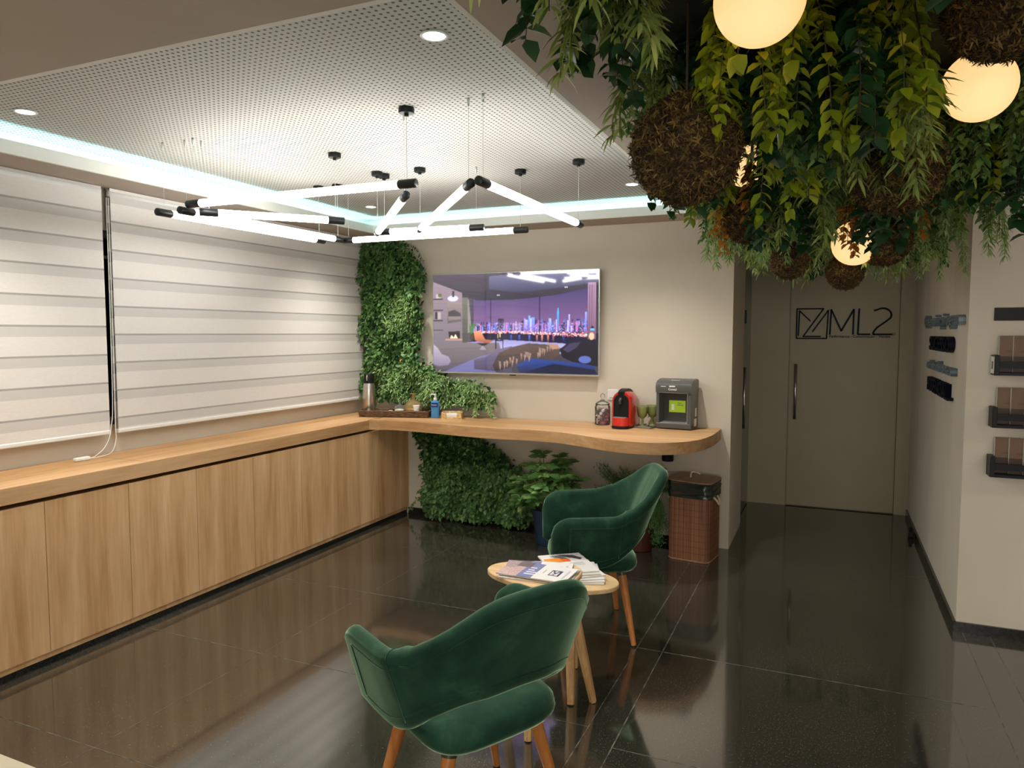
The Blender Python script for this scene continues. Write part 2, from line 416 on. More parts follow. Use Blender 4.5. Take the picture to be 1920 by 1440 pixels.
# hallway end wall and its doors
struct('wall_hall_end', MB().box(-1.9, 7.0, 0, .64, 7.2, 2.75).box(.535, 6.965, 0, .64, 7.0, CZ).box(-.682, 6.955, 0, -.665, 7.0, CZ), M['door'])
d1 = struct('door_1', MB().box(-.329, 6.972, .012, .527, 6.998, CZ-.02), M['door'])
h = MB().tube([(-.275, 6.925, .79), (-.275, 6.925, 1.28)], .013, 12)
for z in (.85, 1.22): h.tube([(-.275, 6.925, z), (-.275, 6.975, z)], .009, 8)
struct('door_handle', h, M['steel'], d1, True)
struct('trim_2', MB().box(-.665, 6.965, 0, -.339, 6.998, CZ), M['door'])
# side doorway on the left of the hallway with a dark glass door
struct('wall_hall_left', MB().box(-1.9, 6.06, 2.2, -.64, 7.0, 2.75).box(-2.0, 6.06, 0, -1.9, 7.0, 2.75).box(-.70, 6.06, 0, -.64, 6.16, 2.2), M['wall'])
d2 = struct('door_2', MB().box(-.675, 6.165, .01, -.665, 6.94, 2.19), M['darkpane'])
h = MB().tube([(-.645, 6.31, .76), (-.645, 6.31, 1.27)], .011, 10)
for z in (.82, 1.2): h.tube([(-.645, 6.31, z), (-.67, 6.31, z)], .007, 8)
struct('door_handle', h, M['steel'], d2, True)
struct('door_lock', MB().box(-.665, 6.17, 1.63, -.628, 6.21, 1.74, bev=.004), M['black'], d2)
# skirting
sk = MB().box(-3.31, 5.348, 0, -.72, 5.36, .052)
struct('baseboard_back', sk, M['skirt'])
struct('baseboard_right', MB().box(.626, 4.318, 0, .64, 6.965, .052).box(.626, 4.316, 0, 3.3, 4.33, .052), M['skirt'])
tag(MB().box(.585, 6.2, .002, .622, 6.26, .045, bev=.006).tube([(.60, 6.23, .045), (.60, 6.23, .075)], .012, 10).build('door_stop', M['black'], None), 'small black door stop at the foot of the right hallway wall', 'door stop')
# ceilings
c = MB()
t = .018
for (x0, y0, x1, y1) in ((-3.95, -3.85, RX0-t, 7.2), (RX1+t, -3.85, 3.45, 7.2), (RX0-t, -3.85, RX1+t, RY0-t), (RX0-t, RY1+t, RX1+t, 7.2)):
    c.box(x0, y0, CZ, x1, y1, CZ+.02)
struct('ceiling', c, M['ceil'])
lp = MB(); t = .018; LT = 2.422
LB = CZ-.0004
lp.box(RX0-t, RY0-t, LB, RX0, RY1+t, LT).box(RX1, RY0-t, LB, RX1+t, RY1+t, LT).box(RX0, RY0-t, LB, RX1, RY0, LT).box(RX0, RY1, LB, RX1, RY1+t, LT)
struct('trim_3', lp, M['fascia'])
SB = .20
cw = MB().box(RX0-SB-.02, RY0-SB-.02, CZ+.02, RX0-SB, RY1+SB+.02, PZ).box(RX1+SB, RY0-SB-.02, CZ+.02, RX1+SB+.02, RY1+SB+.02, PZ)
cw.box(RX0-SB, RY0-SB-.02, CZ+.02, RX1+SB, RY0-SB, PZ).box(RX0-SB, RY1+SB, CZ+.02, RX1+SB, RY1+SB+.02, PZ)
cw.box(RX0-SB, RY0-SB, PZ, RX1+SB, RY1+SB, PZ+.02)
struct('trim_4', cw, M['fascia'])
pf = MB().box(-3.555, 1.435, PZ-.004, -.745, 5.165, PZ-.001)
struct('ceiling_perforated', pf, M['perf'])
ls = thing('light_strip', 'cool white strip light hidden in the cove around the perforated ceiling', 'strip light', (RX0, RY0, CZ+.02))
e = .05
for nm, bx in (('light_run', (RX0-e-.012, RY0-e, RX0-e, RY1+e)), ('light_run', (RX1+e, RY0-e, RX1+e+.012, RY1+e)), ('light_run', (RX0-e, RY0-e-.012, RX1+e, RY0-e)), ('light_run', (RX0-e, RY1+e, RX1+e, RY1+e+.012))):
    MB().box(bx[0], bx[1], CZ+.021, bx[2], bx[3], CZ+.029).build(nm, M['led'], ls, world=True)

# ------------------------------------------------------------------ lamps
def downlight(x, y, z, label, W, col=(1, .95, .87), cone=112):
    t = thing('downlight', label, 'downlight', (x, y, z), group='recessed ceiling downlights')
    MB().lathe([(.036, -.001), (.036, .0), (.043, 0), (.045, -.002), (.043, -.004), (.036, -.004), (.034, .0)], n=28).build('trim_ring', M['white'], t, True)
    MB().lathe([(.0, -.0025), (.035, -.0025), (.035, -.001), (0, -.001)], n=28).build('lens', M['down'], t)
    l = bpy.data.lights.new('downlight_beam', 'SPOT'); l.energy = W; l.color = col; l.spot_size = R(cone); l.spot_blend = 1; l.shadow_soft_size = .03
    o = bpy.data.objects.new('light_source', l); COL.objects.link(o); o.parent = t; o.location = (0, 0, -.012)
    return t
downlight(-1.17, 2.07, PZ-.004, 'round recessed downlight nearest the camera in the perforated ceiling', DOWN_W)
downlight(-3.145, 2.07, PZ-.004, 'round recessed downlight near the blinds at the left edge of the perforated ceiling', DOWN_W)
downlight(-3.145, 4.60, PZ-.004, 'round recessed downlight above the corner with the climbing green wall', DOWN_W)
downlight(-1.17, 4.57, PZ-.004, 'round recessed downlight at the far right of the perforated ceiling', DOWN_W)
for x, y, e_ in ((-2.3, -.4, 1), (-.6, -1.6, .9), (-2.6, -2.3, 1), (1.9, .9, .8), (2.2, 2.9, .5), (1.4, -1.6, 1)):  # unseen lamps assumed behind the camera to supply ambient light
    downlight(x, y, CZ, 'assumed ceiling downlight, unseen behind the viewpoint, for ambient light', BACK_W*e_, (1, .94, .85), 172)

bp_ = thing('fill_panel', 'large unseen fill-light panel added behind the viewpoint', 'fill light', (.9, -3.68, 1.5))  # glowing panel added out of view to brighten the hanging foliage
MB().box(-1.35, -.02, -.65, 1.35, .03, .65, bev=.004).build('frame', M['white'], bp_)
MB().box(-1.30, .0305, -.60, 1.30, .033, .60).build('diffuser', emis('fill_panel_light', (1, .95, .86), PANEL_E), bp_)

def tube_lamp(a, b, label, canopy, clip, z=2.145, dz=0):
    """a,b attach points (x,y); canopy wire hangs over b, clip wire over a"""
    A = Vector((*a, z+dz)); B = Vector((*b, z+dz)); d = (B-A).normalized(); r = .019
    mid = (A+B)/2
    t = thing('tube_pendant', label, 'pendant light', tuple(mid), group='suspended light tubes')
    E0, E1 = A-d*.045, B+d*.045
    L = .085
    MB().tube([E0+d*L, E1-d*L], r*.94, 18, cap=False).build('light_tube', M['tube'], t, True, world=True)
    for p, q in ((E0, E0+d*L), (E1, E1-d*L)):
        dd = (q-p).normalized()
        MB().tube([p, p+dd*.0015, p+dd*.003, q-dd*.003, q], [r*.9, r*.97, r, r, r*.95], 18).build('end_cap', M['blackm'], t, True, world=True, autos=50)
    top = PZ-.004
    cx, cy = canopy
    MB().lathe([(.0, 0), (.032, 0), (.033, -.004), (.033, -.020), (.031, -.024), (.010, -.025), (.009, -.036), (.0, -.037)], (cx, cy, top), 24).build('canopy', M['black'], t, True, world=True, autos=40)
    MB().tube([(cx, cy, top-.03), tuple(B+Vector((0, 0, r)))], .0013, 6).build('wire', M['silver'], t, world=True)
    kx, ky = clip
    MB().tube([(kx, ky, top), (kx, ky, top-.012), (kx, ky, top-.032)], [.006, .0055, .0045], 10).build('ceiling_clip', M['silver'], t, True, world=True)
    MB().tube([(kx, ky, top-.03), tuple(A+Vector((0, 0, r)))], .0009, 6).build('wire', M['silver'], t, world=True)
    return t
def tl(a, b, label, dz=0, clip=None, canopy=None): return tube_lamp(a, b, label, canopy or b, clip or a, dz=dz)
tl((-3.039, 2.667), (-3.018, 3.836), 'long glowing tube lamp hanging nearest the window blinds')
tl((-2.898, 2.675), (-2.878, 3.843), 'long glowing tube lamp running beside the one nearest the blinds', dz=0)
tl((-2.80, 2.722), (-2.392, 3.177), 'short glowing tube lamp hung between the long crossed tubes on the left', dz=-.005, clip=(-2.84, 2.722))
tl((-2.832, 2.662), (-1.642, 2.668), 'long glowing tube lamp spanning left to right in front of the group', dz=.03)
tl((-1.703, 2.746), (-2.44, 3.637), 'slanting tube lamp starting under the black end of the front tube', dz=-.006)
tl((-1.35, 2.661), (-2.161, 3.649), 'slanting tube lamp in the middle of the group, rising toward the camera')
tl((-1.274, 2.638), (-1.273, 3.821), 'rightmost tube lamp, pointing toward the television wall')
tl((-1.859, 3.758), (-2.435, 3.701), 'short glowing tube lamp just in front of the farthest long tube', dz=.004)
tl((-2.846, 3.911), (-1.656, 3.919), 'farthest long tube lamp, parallel to the television wall')

# ------------------------------------------------------------------ blinds
def blind(y0, y1, off, label, cordside):
    t = thing('zebra_blind', label, 'window blind', (-3.715, (y0+y1)/2, 1.0))
    P = .1573; top = 2.357; bot = 1.0
    f, bk = MB(), MB()
    def bands(mb, x, shift):
        edges = []
        z = 2.336+P*2+shift
        k = 0
        while z > bot-.3:
            a0, a1 = z, z+.097          # opaque band; sheer below it
            for (u0, u1, mi) in ((a0, a1, 0), (z-(P-.097), z-.010, 1), (z-.010, z, 2)):
                lo, hi = max(u0, bot), min(u1, top)
                if hi-lo > .001:
                    mb.add([(x, y0, lo), (x, y1, lo), (x, y1, hi), (x, y0, hi)], [(0, 1, 2, 3)], mi)
            z -= P
    bands(f, -3.70, off); bands(bk, -3.728, off-.011)
    # real cloth thickness
    for mb in (f, bk):
        n = len(mb.v); mb.v += [(a-.0008, b, c_) for a, b, c_ in mb.v]; mb.f += [tuple(i+n for i in q[::-1]) for q in mb.f]; mb.mi += mb.mi
    f.build('front_fabric', [M['opaque_fabric'], M['sheer'], M['sheer2']], t, world=True)
    bk.build('back_fabric', [M['opaque_fabric'], M['sheer2'], M['sheer2']], t, world=True)
    MB().box(-3.728, y0-.004, .985, -3.694, y1+.004, 1.008, bev=.005).build('bottom_rail', M['white'], t, world=True)
    MB().tube([(-3.714, y0, 2.33), (-3.714, y1, 2.33)], .018, 12).build('roller', M['white'], t, True, world=True)
    pts = cordside
    if pts:
        MB().tube(pts, .0022, 8).build('cord', M['white'], t, True, world=True)
        MB().box(-3.66, 2.575, .872, -3.632, 2.66, .892, bev=.006).build('cord_weight', M['white'], t, world=True)
    return t
def smooth_path(P, n=8):
    P = [Vector(p) for p in P]; P = [2*P[0]-P[1]]+P+[2*P[-1]-P[-2]]; out = []
    for i in range(1, len(P)-2):
        for k in range(n):
            t_ = k/n; a, b, c_, d = P[i-1:i+3]
            out.append(.5*((2*b)+(c_-a)*t_+(2*a-5*b+4*c_-d)*t_*t_+(3*b-a-3*c_+d)*t_**3))
    out.append(P[-2]); return out
blind(.55, 2.832, .044, 'left zebra roller blind with pale opaque and sheer bands, cut by the photo edge', None)
blind(2.885, 5.27, 0, 'right zebra roller blind with pale bands, running to the room corner', smooth_path([(-3.685, 2.862, 2.3), (-3.685, 2.86, 1.5), (-3.685, 2.855, 1.05), (-3.68, 2.85, .95), (-3.655, 2.80, .89), (-3.645, 2.72, .878), (-3.645, 2.66, .880), (-3.65, 2.70, .885), (-3.67, 2.78, .93), (-3.69, 2.83, 1.02), (-3.693, 2.85, 1.25), (-3.693, 2.856, 2.3)]))

# ------------------------------------------------------------------ cabinets, worktop, shelf
XF = -3.325
units = [(.86, 1.745, [.86, 1.30, 1.745], 'oak base cabinet under the left blind, nearest the camera'),
         (1.745, 2.624, [1.745, 2.183, 2.624], 'oak base cabinet with two plain doors at the left edge of the photo'),
         (2.624, 3.514, [2.624, 3.064, 3.514], 'oak base cabinet with two plain doors below the gap between the blinds'),
         (3.514, 4.83, [3.514, 3.969, 4.83], 'oak base cabinet with one narrow and one wide door before the corner'),
         (4.83, 5.357, [4.83, 5.357], 'oak corner base cabinet under the start of the wavy shelf')]
for y0, y1, ds, lab in units:
    t = thing('base_cabinet', lab, 'cabinet', (-3.5, (y0+y1)/2, 0), group='oak base cabinets along the window wall')
    MB().box(-3.755, y0+.001, .032, XF+.002, y1-.001, .765).build('body', M['oak_v'], t, world=True)
    MB().box(-3.74, y0, 0, XF-.004, y1, .031).build('plinth', M['skirt'], t, world=True)
    for a, b in zip(ds[:-1], ds[1:]):
        MB().box(XF+.002, a+.0016, .064, XF+.016, b-.0016, .775).build('door', M['oak_v'], t, world=True)
wt = thing('worktop', 'long oak worktop running under the window blinds', 'worktop', (-3.5, 3, .795))
MB().box(-3.757, .4, .795, -3.305, 4.775, .871, bev=.0015).box(-3.757, 4.775, .795, -3.325, 5.357, .871, bev=.0015).build('top', M['oak_h'], wt, world=True)
MB().box(-3.757, 2.74, .8712, -3.31, 2.7425, .8714).build('seam', M['kraftd'], wt, world=True)
sf = [(-3.304, 4.771), (-3.16, 4.825), (-2.95, 4.82), (-2.70, 4.785), (-2.44, 4.735), (-2.18, 4.715), (-1.95, 4.735), (-1.74, 4.715), (-1.555, 4.645), (-1.37, 4.545), (-1.18, 4.475), (-1.01, 4.475), (-.86, 4.555), (-.755, 4.725), (-.71, 4.95), (-.700, 5.15), (-.700, 5.347)]
sp = [(p.x, p.y) for p in smooth_path([(a, b, 0) for a, b in sf], 6)]
out = sp+[(-3.304, 5.357)]
sh = thing('wall_shelf', 'wavy-edged oak wall shelf below the television', 'shelf', (-2, 5.1, .795))
MB().prism(out, .795, .871).build('shelf_board', M['oak_x'], sh, world=True)
MB().tube([(-1.028, 5.1, .655), (-1.028, 5.1, .66), (-1.028, 5.1, .795)], [.037, .041, .041], 24).build('support_post', M['black'], sh, True, world=True, autos=40)

# ------------------------------------------------------------------ television
def lin(c): return tuple(((x/255+.055)/1.055)**2.4 if x/255 > .04045 else x/255/12.92 for x in c)
class Pic:
    def __init__(s, w_, h_, bg):
        s.w, s.h = w_, h_; s.a = np.zeros((h_, w_, 3), np.float32); s.a[:] = lin(bg)
        s.Y, s.X = np.mgrid[0:h_, 0:w_]; s.X = (s.X+.5)/w_; s.Y = (s.Y+.5)/h_
    def mask(s, P):
        m = np.zeros((s.h, s.w), bool); n = len(P)
        for i in range(n):
            x0, y0 = P[i]; x1, y1 = P[(i+1) % n]
            if y0 == y1: continue
            k = ((y0 > s.Y) != (y1 > s.Y)) & (s.X < (x1-x0)*(s.Y-y0)/(y1-y0)+x0); m ^= k
        return m
    def poly(s, P, c, c2=None, horiz=False, nz=0):
        m = s.mask(P); C = np.array(lin(c))
        if c2 is not None:
            C2 = np.array(lin(c2)); q = s.X if horiz else s.Y; lo = min(p[0 if horiz else 1] for p in P); hi = max(p[0 if horiz else 1] for p in P)
            t_ = np.clip((q-lo)/(hi-lo+1e-6), 0, 1)[..., None]; V = C*(1-t_)+C2*t_
        else: V = np.broadcast_to(C, s.a.shape)
        if nz: V = V*(1+nz*(rng.random((s.h, s.w, 1))-.5))
        s.a[m] = V[m]; return s
    def rect(s, x0, y0, x1, y1, c, c2=None, horiz=False, nz=0): return s.poly([(x0, y0), (x1, y0), (x1, y1), (x0, y1)], c, c2, horiz, nz)
    def ell(s, cx, cy, rx, ry, c, c2=None): return s.poly([(cx+rx*math.cos(a), cy+ry*math.sin(a)) for a in np.linspace(0, 2*math.pi, 24, endpoint=False)], c, c2)
def tv_picture():
    p = Pic(400, 226, (60, 56, 66))
    p.rect(.25, .17, .94, .62, (72, 66, 108), (128, 92, 140))                  # dusk sky
    p.poly([(0, 0), (1, 0), (1, .14), (.95, .17), (.75, .235), (.5, .27), (.28, .27), (.2, .2), (0, .07)], (88, 78, 90), (52, 50, 62), nz=.15)
    p.poly([(.36, .03), (.7, 0), (1, 0), (1, .12), (.55, .2), (.36, .16)], (118, 118, 146), (66, 66, 90))
    p.poly([(0, .07), (.19, .19), (.19, .72), (0, .74)], (150, 132, 142), (112, 104, 112), nz=.06)
    p.poly([(.095, .28), (.185, .29), (.185, .48), (.095, .5)], (150, 132, 132), (90, 84, 84)); p.poly([(.1, .38), (.14, .36), (.18, .4), (.18, .43), (.1, .43)], (70, 64, 68))
    p.poly([(.1, .43), (.18, .43), (.18, .46), (.1, .47)], (132, 120, 118))
    p.ell(.13, .245, .035, .03, (205, 205, 235)); p.rect(.125, .17, .14, .23, (70, 64, 70))
    for y in (.245, .36, .465, .565): p.rect(.0, y, .065, y+.012, (62, 56, 62))
    p.rect(.02, .2, .05, .24, (190, 180, 180)); p.rect(.012, .38, .028, .455, (48, 44, 50)); p.rect(.03, .385, .05, .455, (176, 160, 160)); p.ell(.045, .21, .014, .02, (90, 110, 70))
    p.poly([(.1, .585), (.175, .58), (.175, .655), (.105, .665)], (46, 38, 38)); p.poly([(.11, .655), (.12, .62), (.135, .648), (.145, .61), (.155, .64), (.16, .655)], (255, 225, 190)); p.rect(.08, .66, .19, .675, (176, 140, 124))
    p.rect(.19, .24, .228, .70, (112, 108, 100), (70, 68, 66)); p.rect(.228, .25, .262, .68, (84, 80, 92), (66, 62, 74), True); p.poly([(.225, .26), (.232, .26), (.25, .58), (.226, .6)], (140, 132, 128))
    # skyline
    p.rect(.25, .52, .94, .64, (50, 42, 84))
    cols = [(150, 150, 240), (96, 90, 190), (210, 190, 250), (70, 120, 210), (190, 120, 190), (60, 48, 110), (40, 36, 80)]
    for k in range(150):
        x = .255+.68*rng.random(); hh = .03+.055*rng.random()*(1.5 if x > .55 else .9); wd = .003+.007*rng.random()
        p.rect(x, .565-hh, x+wd, .59, cols[rng.integers(len(cols))])
    p.rect(.415, .455, .45, .56, (40, 34, 62)); p.rect(.421, .475, .428, .56, (88, 70, 110)); p.rect(.437, .475, .444, .56, (88, 70, 110))
    for x, y0, wd, cc in ((.765, .39, .012, (50, 150, 230)), (.77, .36, .004, (80, 200, 250)), (.832, .42, .008, (190, 190, 250)), (.60, .43, .01, (130, 180, 250)), (.618, .445, .016, (110, 170, 250)), (.575, .47, .02, (180, 180, 240)), (.925, .40, .01, (150, 170, 250)), (.725, .46, .008, (190, 200, 255))):
        p.rect(x, y0, x+wd, .58, cc, (110, 90, 190))
    for k in range(1400):
        x = .252+.685*rng.random(); y = .50+.10*rng.random()
        cc = [(255, 240, 255), (120, 160, 255), (255, 150, 190), (90, 80, 220), (255, 200, 150)][rng.integers(5)]; q = .0022
        p.rect(x, y, x+q, y+q*1.5, cc)
    p.poly([(.25, .6), (.94, .62), (.94, .74), (.25, .70)], (14, 14, 44), (20, 22, 62))                   # river
    for k in range(420):
        u = rng.random(); x = .262+.672*u; y = .578+.02*rng.random()+.05*max(0, u-.35)*(.3+rng.random())
        p.rect(x, y, x+.005, y+.008, [(255, 210, 220), (255, 130, 110), (220, 80, 120), (255, 240, 240)][rng.integers(4)])
    for x, cc in ((.49, (50, 80, 200)), (.54, (60, 90, 210)), (.60, (80, 110, 220)), (.645, (210, 120, 130)), (.675, (240, 150, 130)), (.71, (230, 130, 120)), (.74, (170, 90, 130)), (.8, (60, 60, 150))):
        p.rect(x, .62, x+.009, .69, cc, (16, 18, 54))
    for x in (.367, .662): p.rect(x, .25, x+.0055, .72, (36, 30, 52))
    p.poly([(.2, .70), (.42, .665), (.8, .70), (.9, .74), (.8, .80), (.4, .78), (.19, .72)], (140, 136, 190), (184, 184, 226))
    p.poly([(0, .73), (.19, .70), (.42, .70), (.44, .80), (.3, .92), (0, 1), (0, .8)], (120, 108, 112), (78, 72, 82), nz=.08)
    p.poly([(.07, 1), (.3, .84), (.44, .78), (.5, .8), (.4, 1)], (120, 118, 160), (96, 96, 146), nz=.15)
    p.poly([(0, .715), (.03, .76), (.055, .82), (.1, .845), (.115, .89), (.1, .93), (.04, .945), (0, .93)], (176, 164, 182), (124, 114, 136))
    p.poly([(.262, .585), (.3, .575), (.32, .62), (.335, .665), (.39, .675), (.36, .70), (.3, .695), (.27, .67)], (236, 150, 110), (150, 80, 60)); p.poly([(.28, .7), (.36, .705), (.32, .735)], (36, 30, 36)); p.poly([(.315, .73), (.322, .73), (.345, .77), (.3, .77)], (150, 140, 150))
    p.rect(.395, .67, .45, .68, (40, 36, 44)); p.rect(.398, .68, .404, .76, (30, 28, 34)); p.rect(.442, .68, .448, .76, (30, 28, 34)); p.rect(.425, .60, .429, .64, (250, 210, 150)); p.rect(.412, .61, .416, .65, (250, 220, 170))
    p.poly([(.235, .5), (.25, .54), (.262, .49), (.275, .51), (.262, .57), (.25, .62), (.235, .57)], (70, 120, 66)); p.rect(.24, .61, .262, .67, (80, 62, 46))
    # bed, throw, pillows
    p.poly([(.265, .87), (.34, .84), (.42, .76), (.5, .73), (.5, 1), (.265, .97)], (112, 100, 126), (64, 58, 84))
    p.poly([(.6, .85), (.98, .9), (.98, 1), (.55, 1), (.52, .9)], (36, 66, 140), (14, 22, 56))
    p.poly([(.38, .93), (.42, .80), (.5, .74), (.6, .70), (.70, .71), (.79, .745), (.78, .82), (.73, .87), (.66, .83), (.58, .87), (.48, .95), (.40, .99)], (92, 74, 70), (40, 32, 38), nz=.7)
    for k in range(26):
        x = .42+.32*rng.random(); y = .97-(x-.42)*.6+(.06*rng.random()-.05); p.poly([(x, y-.05), (x+.012, y-.04), (x+.004, y+.02)], (150, 124, 112))
    p.poly([(.71, .70), (.77, .71), (.785, .75), (.74, .76)], (170, 128, 110))
    p.poly([(.78, .76), (.84, .68), (.90, .66), (.98, .6), (1, .6), (1, .92), (.86, .88), (.8, .84)], (26, 26, 44), (10, 12, 26)); p.poly([(.8, .76), (.84, .70), (.9, .685), (.88, .74), (.83, .79)], (58, 54, 82))
    p.ell(.925, .855, .035, .035, (84, 100, 170)); p.poly([(.0+.55, 1), (.75, .9), (.98, .95), (1, 1)], (10, 20, 50))
    p.rect(.94, .12, .985, .66, (172, 140, 168), (120, 84, 110)); 
    for x in (.948, .96, .972): p.rect(x, .14, x+.004, .66, (104, 76, 100))
    p.poly([(.952, .555), (.966, .53), (.98, .555)], (14, 14, 24)); p.rect(.956, .557, .978, .575, (90, 190, 250)); p.ell(.962, .63, .014, .035, (255, 190, 150))
    for x in (.41, .42, .81, .82): p.rect(x, .215 if x < .5 else .155, x+.005, .225 if x < .5 else .165, (255, 255, 255))
    a = p.a
    for ax in (0, 1): a = .25*np.roll(a, 1, ax)+.5*a+.25*np.roll(a, -1, ax)
    return a
tv = thing('television', 'large flat television with a night city bedroom picture on the back wall', 'television', (-2.306, 5.30, 1.63))
W_, H_ = 1.432, .812
MB().box(-W_/2+.1, .01, -.3, W_/2-.1, .058, .25, bev=.01).build('rear_housing', M['black'], tv)
MB().box(-W_/2, -.012, -H_/2, W_/2, .012, H_/2, bev=.003).build('bezel', M['silver'], tv)
pic = picture('screen', tv_picture(), W_-.014, H_-.022, picmat('television_screen', emit=.52, rough=.04), tv); pic.location = (0, -.0126, .003)
MB().box(-.02, -.014, -H_/2-.006, .03, .0, -H_/2+.001).build('sensor', M['black'], tv)
MB().tube([(-W_/2+.13, .02, -H_/2+.02), (-W_/2+.06, .035, -H_/2-.055)], .009, 8).build('cable', M['black'], tv, True)

# ------------------------------------------------------------------ door logo and wall lettering
def strokes(segs, wd, y0, y1):
    mb = MB(); ya, yb = min(y0, y1), max(y0, y1)
    def pr(q): mb.add([(a, ya, b) for a, b in q]+[(a, yb, b) for a, b in q], [tuple(range(len(q))), tuple(range(len(q), 2*len(q)))[::-1]]+[(i, i+len(q), (i+1) % len(q)+len(q), (i+1) % len(q)) for i in range(len(q))])
    for path in segs:
        for (a, b) in zip(path[:-1], path[1:]):
            dx, dz = b[0]-a[0], b[1]-a[1]; l = math.hypot(dx, dz); dx *= wd/2/l; dz *= wd/2/l; e = .35
            pr([(a[0]-dx*e+dz, a[1]-dz*e-dx), (b[0]+dx*e+dz, b[1]+dz*e-dx), (b[0]+dx*e-dz, b[1]+dz*e+dx), (a[0]-dx*e-dz, a[1]-dz*e+dx)])
    return mb
lg = thing('door_logo', 'dark square monogram and large letters mounted on the hallway door', 'sign', (0, 6.97, 1.64))
sq = [[(-.279, 1.507), (-.033, 1.507), (-.024, 1.752), (-.148, 1.565)], [(-.279, 1.507), (-.279, 1.767), (-.062, 1.767), (-.224, 1.524), (-.082, 1.524)],
      [(-.263, 1.53), (-.258, 1.75), (-.168, 1.66)]]
strokes(sq, .0115, -.0, -.012).xform(Matrix.Translation((0, 0, -1.64))).build('monogram', M['navy'], lg)
two = [(.336, 1.745)]+[(.40+.066*math.cos(a), 1.706+.058*math.sin(a)) for a in np.linspace(R(125), R(-25), 12)]+[(.43, 1.655), (.36, 1.60), (.336, 1.567), (.332, 1.543), (.476, 1.543)]
ml = [[(-.007, 1.543), (-.001, 1.758), (.083, 1.572), (.178, 1.758), (.176, 1.543)], [(.219, 1.763), (.214, 1.543), (.308, 1.543)], two,
      [(.49+.009*math.cos(a), 1.545+.009*math.sin(a)) for a in np.linspace(0, 6.28, 12)]]
mm = strokes(ml[:3], .0145, 0, -.012); m2 = strokes(ml[3:], .003, 0, -.008); mm.add(m2.v, m2.f)
mm.xform(Matrix.Translation((0, 0, -1.64))).build('letters', M['navy'], lg)
text('tagline', 'Performance - Comunicação - Vendas', .030, .004, M['navy'], lg, (-.012, -.003, 1.515-1.64), (R(90), 0, 0), bold=.0004, sx=1.03)
# raised words on the right hallway wall, read from the room; x-axis of text runs toward the camera
def wall_word(body, y_start, length, zbase, size, mat, label, depth=.032, cap=True):
    t = thing('wall_lettering', label, 'wall lettering', (.64-depth/2-.001, y_start, zbase))
    def wid(q):
        o = text('tmp', q, size, depth, mat, None, (0, 0, 0), (0, 0, 0)); m = max(v.co.x for v in o.data.vertices); bpy.data.objects.remove(o); return m
    bar = wid('|'); full = wid(body); k_ = length/full
    for i, ch in enumerate(body):
        if ch == ' ': continue
        off = (wid(body[:i]+'|')-bar)*k_ if i else 0
        text('letter', ch, size, depth, mat, t, (0, -off, 0), (R(90), 0, R(-90)), bold=size*.012, sx=k_)
    return t
wall_word('Quem inspira gera', 5.95, 1.55, 1.60, .105, M['bluegrey'], 'top line of raised blue-grey lettering on the right hallway wall')
wall_word('SUCESSO', 5.62, .90, 1.445, .125, M['navy'], 'raised dark lettering reading SUCESSO on the right hallway wall')
wall_word('cria todo o seu', 5.72, 1.11, 1.318, .090, M['bluegrey'], 'smaller raised blue-grey line between the two dark words on the hallway wall')
wall_word('POTENCIAL.', 5.66, .95, 1.175, .125, M['navy'], 'raised dark lettering reading POTENCIAL, lowest on the right hallway wall')

# ------------------------------------------------------------------ book holders on the right wall
tag(MB().box(.748, 4.322, 1.614, 1.35, 4.3295, 1.679).build('wall_sign', M['black'], None), 'black strip sign on the wall above the book holders', 'sign')
rows = [(1.344, 1.444, 1.538, 'top', 'DE'), (1.085, 1.187, 1.280, 'middle', 'U'), (.838, .942, 1.030, 'bottom', '')]
for z0, z1, zb, nm, tx in rows:
    t = thing('book_holder', f'{nm} black wall holder with brown books at the right edge', 'wall rack', (.73, 4.33, z0), group='wall book holders')
    MB().box(.743, 4.235, z0, .765, 4.329, z1, bev=.0015).build('side_panel', M['black'], t, world=True)
    MB().box(.765, 4.235, z0, 1.35, 4.329, z0+.014).build('base', M['black'], t, world=True)
    MB().box(.765, 4.235, z0+.036, 1.35, 4.241, z0+.068).build('front_strip', M['black'], t, world=True)
    MB().box(.765, 4.322, z0, 1.35, 4.329, z0+.07).build('back_panel', M['black'], t, world=True)
    if tx: text('lettering', tx, .016, .001, M['white'], t, (.873-.73 if tx == 'DE' else .885-.73, 4.2344-4.33, .047), (R(90), 0, 0))
    if nm == 'top':
        st = thing('sticker', 'x', 'x'); bpy.data.objects.remove(st)
        MB().box(.7420, 4.243, z0+.008, .7430, 4.322, z1-.008).build('price_sticker', M['paper'], t, world=True)
        MB().box(.7415, 4.268, z0+.030, .7420, 4.298, z1-.032).build('sticker_print', M['kraftd'], t, world=True)
    ys = 4.305
    for k in range(4):
        x0 = .770+.056*k+(.0 if nm != 'bottom' else .002*k)
        b = thing('book', f'{["leftmost", "second", "third", "fourth"][k]} brown-covered book in the {nm} wall holder', 'book', (x0, ys-k*.017, z0+.015), R(-3 if (nm == 'top' and k == 0) else 0), group='brown books in the wall holders')
        H2 = zb-z0-.015
        MB().box(0, -.007, 0, .105, .007, H2).build('pages', M['pages'], b)
        MB().box(.0015, -.0085, 0, .108, -.007, H2+.001).box(.0015, .007, 0, .108, .0085, H2+.001).build('cover', M['kraft'], b)
        MB().box(.0015, -.0088, 0, .108, -.0085, .078).prism([(.062, -.0088), (.072, -.0088), (.072, -.0085), (.062, -.0085)], .078, .100).build('cover_print', M['kraftd'], b)
        text('cover_title', 'DIZER', .012, .0004, M['kraftd'], b, (.03, -.0086, H2*.55), (R(90), 0, 0))

